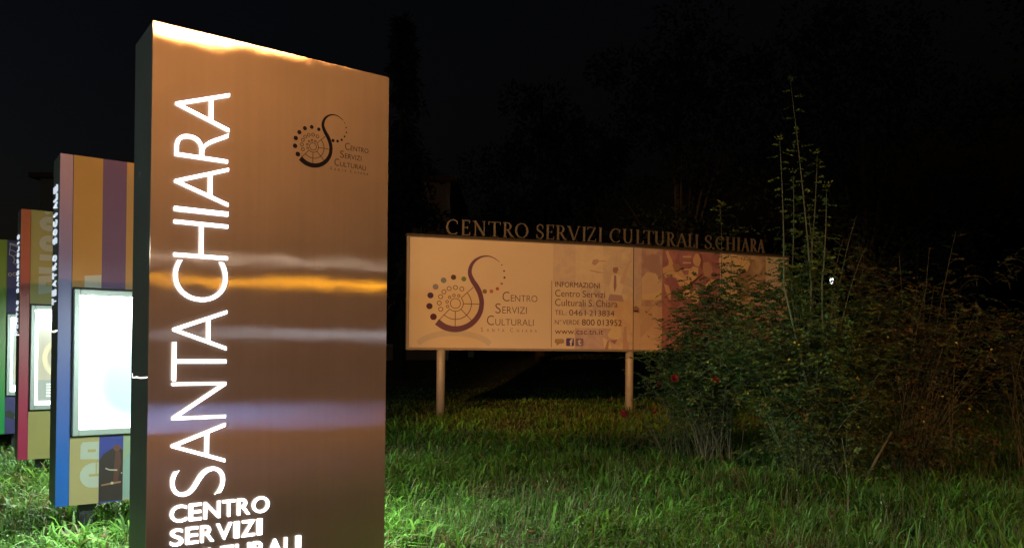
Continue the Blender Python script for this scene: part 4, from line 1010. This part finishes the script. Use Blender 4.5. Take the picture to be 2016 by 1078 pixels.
# small feathery plant, broad-leaved plants and a weed spike in the grass
b0 = np.array([2.95, 11.6, 0.0])
fp = Shrub('feathery_plant', tuple(b0), label='yellow green feathery plant at the foot of the rose bush', cat='plant')
FE = [np.array((.12, .13, .04)), np.array((.09, .11, .035))]
for _ in range(46):
    tip = b0 + np.array([rng.normal(0, .22), rng.normal(0, .2), rng.uniform(.45, 1.05)]); bs = b0 + rng.normal(0, .08, 3)*[1, 1, 0]; pts = bez(bs, (bs+tip)/2 + [0, 0, .1], tip, 6)
    fp.cane(pts, .003, .0015, 3); fp.leafy(pts, .03, .014, .006, 3, FE, t0=.35)
fp.done()
def broad(base, n, ln, label, name='dock_plant'):
    o = empty(name, base, 0, label=label, cat='plant')
    for i in range(n):
        a = rng.uniform(0, 6.28); l = ln*rng.uniform(.7, 1.2); w = l*.28; el_ = rng.uniform(.5, 1.2)
        v = []; f = []
        for k in range(6):
            t_ = k/5; r_ = l*t_; z_ = l*math.sin(el_)*(t_ - .55*t_*t_); ww = w*math.sin(math.pi*min(.97, .12+.88*t_))*.55
            for sgn in (-1, 0, 1): v.append((r_*math.cos(el_*.6), ww*sgn, z_ + (abs(sgn))*ww*.35))
        for k in range(5):
            for j in range(2): q_ = k*3+j; f.append((q_, q_+1, q_+4, q_+3))
        me = bpy.data.meshes.new('leaf'); me.from_pydata(v, [], f); me.update()
        ca = me.color_attributes.new('tint', 'FLOAT_COLOR', 'POINT'); c_ = np.array([.05, .12, .02])*rng.uniform(.7, 1.3)
        ca.data.foreach_set('color', np.tile([*c_, 1], len(v)))
        ob = link('leaf', me, M['leaf'], o); ob.rotation_euler = (0, 0, a)
broad((2.95, 9.6, 0), 9, .42, 'broad leaved dark plant under the big shrub')
broad((-2.45, 7.45, 0), 8, .30, 'bright broad leaved plant between the steel totem and the blue totem')
broad((.15, 6.9, 0), 7, .22, 'broad leaved weed close to the steel totem edge')
broad((1.0, 6.6, 0), 6, .20, 'low broad leaved weed in the foreground middle')
broad((2.0, 7.2, 0), 6, .22, 'low broad leaved weed in front of the shrubs')
def spike(base, h, label):
    s = Shrub('weed', base, label=label, cat='plant'); pts = bez(base, np.array(base) + [.04, 0, h*.5], np.array(base) + [-.05, 0, h], 10); s.cane(pts, .006, .002, 4)
    s.leafy(pts, .028, .045, .016, 1, [np.array((.11, .17, .03))], t0=.15, flat_=.7); s.done(wood='cane_g')
spike((3.02, 7.05, 0), .85, 'tall pale green weed spike standing in the dark grass')
spike((3.35, 7.0, 0), .35, 'short weed beside the tall weed spike')
spike((.95, 6.2, 0), .38, 'young upright weed in the lit foreground grass')

# ------------------------------------------------------------------ trees behind
def tree(name, loc, h, rad, crown0, label, cols, nl=7000, size=.30, conifer=False, trunk_r=.25):
    z = float(gz(loc[0], loc[1])); o = empty(name, (loc[0], loc[1], z), 0, label=label, cat='tree')
    q = MB(); q.tube([(0, 0, -.3), (.05, 0, h*.3), (-.05, .05, h*.6), (0, 0, h*.95)], [trunk_r*1.2, trunk_r, trunk_r*.6, .04], 9)
    cl = []
    n = 60 if not conifer else 90
    for i in range(n):
        if conifer:
            t_ = rng.uniform(0, 1); zz = crown0 + (h-crown0)*t_; rr = rad*(1-t_)**.8*rng.uniform(.5, 1); a = rng.uniform(0, 6.28)
            e_ = np.array([math.cos(a)*rr, math.sin(a)*rr, zz - rr*.35]); st = np.array([0, 0, zz])
            q.tube(bez(st, (st+e_)/2 + [0, 0, .15], e_, 4), [.05, .035, .02, .01], 4)
            for k in range(5): cl.append((st*(1-k/5) + e_*(k/5 + .1), .28 + .12*rad*(1-t_)*.3))
        else:
            v = rng.normal(0, 1, 3); v /= np.linalg.norm(v); v *= rng.uniform(.45, 1)
            c = np.array([v[0]*rad, v[1]*rad, crown0 + (h-crown0)*.5 + v[2]*(h-crown0)*.5]); cl.append((c, rng.uniform(.5, 1.15)*rad*.28))
            if i < 14: q.tube(bez((0, 0, crown0*.8), (c[0]*.4, c[1]*.4, c[2]*.7), c, 5), [.12, .09, .06, .04, .015], 5)
    q.build('trunk', M['bark'], o, smooth=True)
    ci = rng.integers(0, len(cl), nl); cen = np.array([cl[i][0] for i in ci]); rd = np.array([cl[i][1] for i in ci])
    dv = rng.normal(0, 1, (nl, 3)); dv /= np.linalg.norm(dv, axis=1, keepdims=True); P = cen + dv*(rd*rng.uniform(.3, 1, nl)**.6)[:, None]
    D = dv + rng.normal(0, .5, (nl, 3)) + ([0, 0, -.7] if conifer else [0, 0, -.1])
    tn = np.array([cols[i] for i in rng.integers(0, len(cols), nl)])*rng.uniform(.6, 1.4, (nl, 1))
    leaves_mesh('crown', P, D, rng.normal(0, 1, (nl, 3)), rng.uniform(.6, 1.3, nl)*size, rng.uniform(.5, 1, nl)*size*(.35 if conifer else .6), tn, M['fir'], o)
    return o
DK = [(.018, .030, .018), (.024, .034, .018), (.014, .024, .020)]
tree('fir_tree', (-4.9, 34), 14, 3.2, 2.6, 'dark drooping fir tree between the steel totem and the billboard', DK, 9000, .42, True)
tree('tree', (1.5, 42), 15, 4.2, 4, 'dark broad tree behind the left half of the billboard', DK, 7000, .32)
tree('tree', (8.5, 40), 18, 5.2, 4, 'tall dark tree behind the right half of the billboard', DK, 9000, .32)
tree('tree', (17, 38), 19, 5.5, 4, 'tall dark tree behind the thin whips of the shrub', DK, 9000, .32)
tree('tree', (26, 34), 20, 6, 4, 'tall dark tree at the right edge of the photo', DK, 9000, .34)
tree('tree', (14, 27), 6, 2.6, 1.0, 'low dark tree behind the right end of the billboard', DK, 5000, .22)
tree('tree', (5.2, 29), 3.2, 1.7, .5, 'low round bush like tree seen under the billboard', DK, 4000, .14, trunk_r=.08)
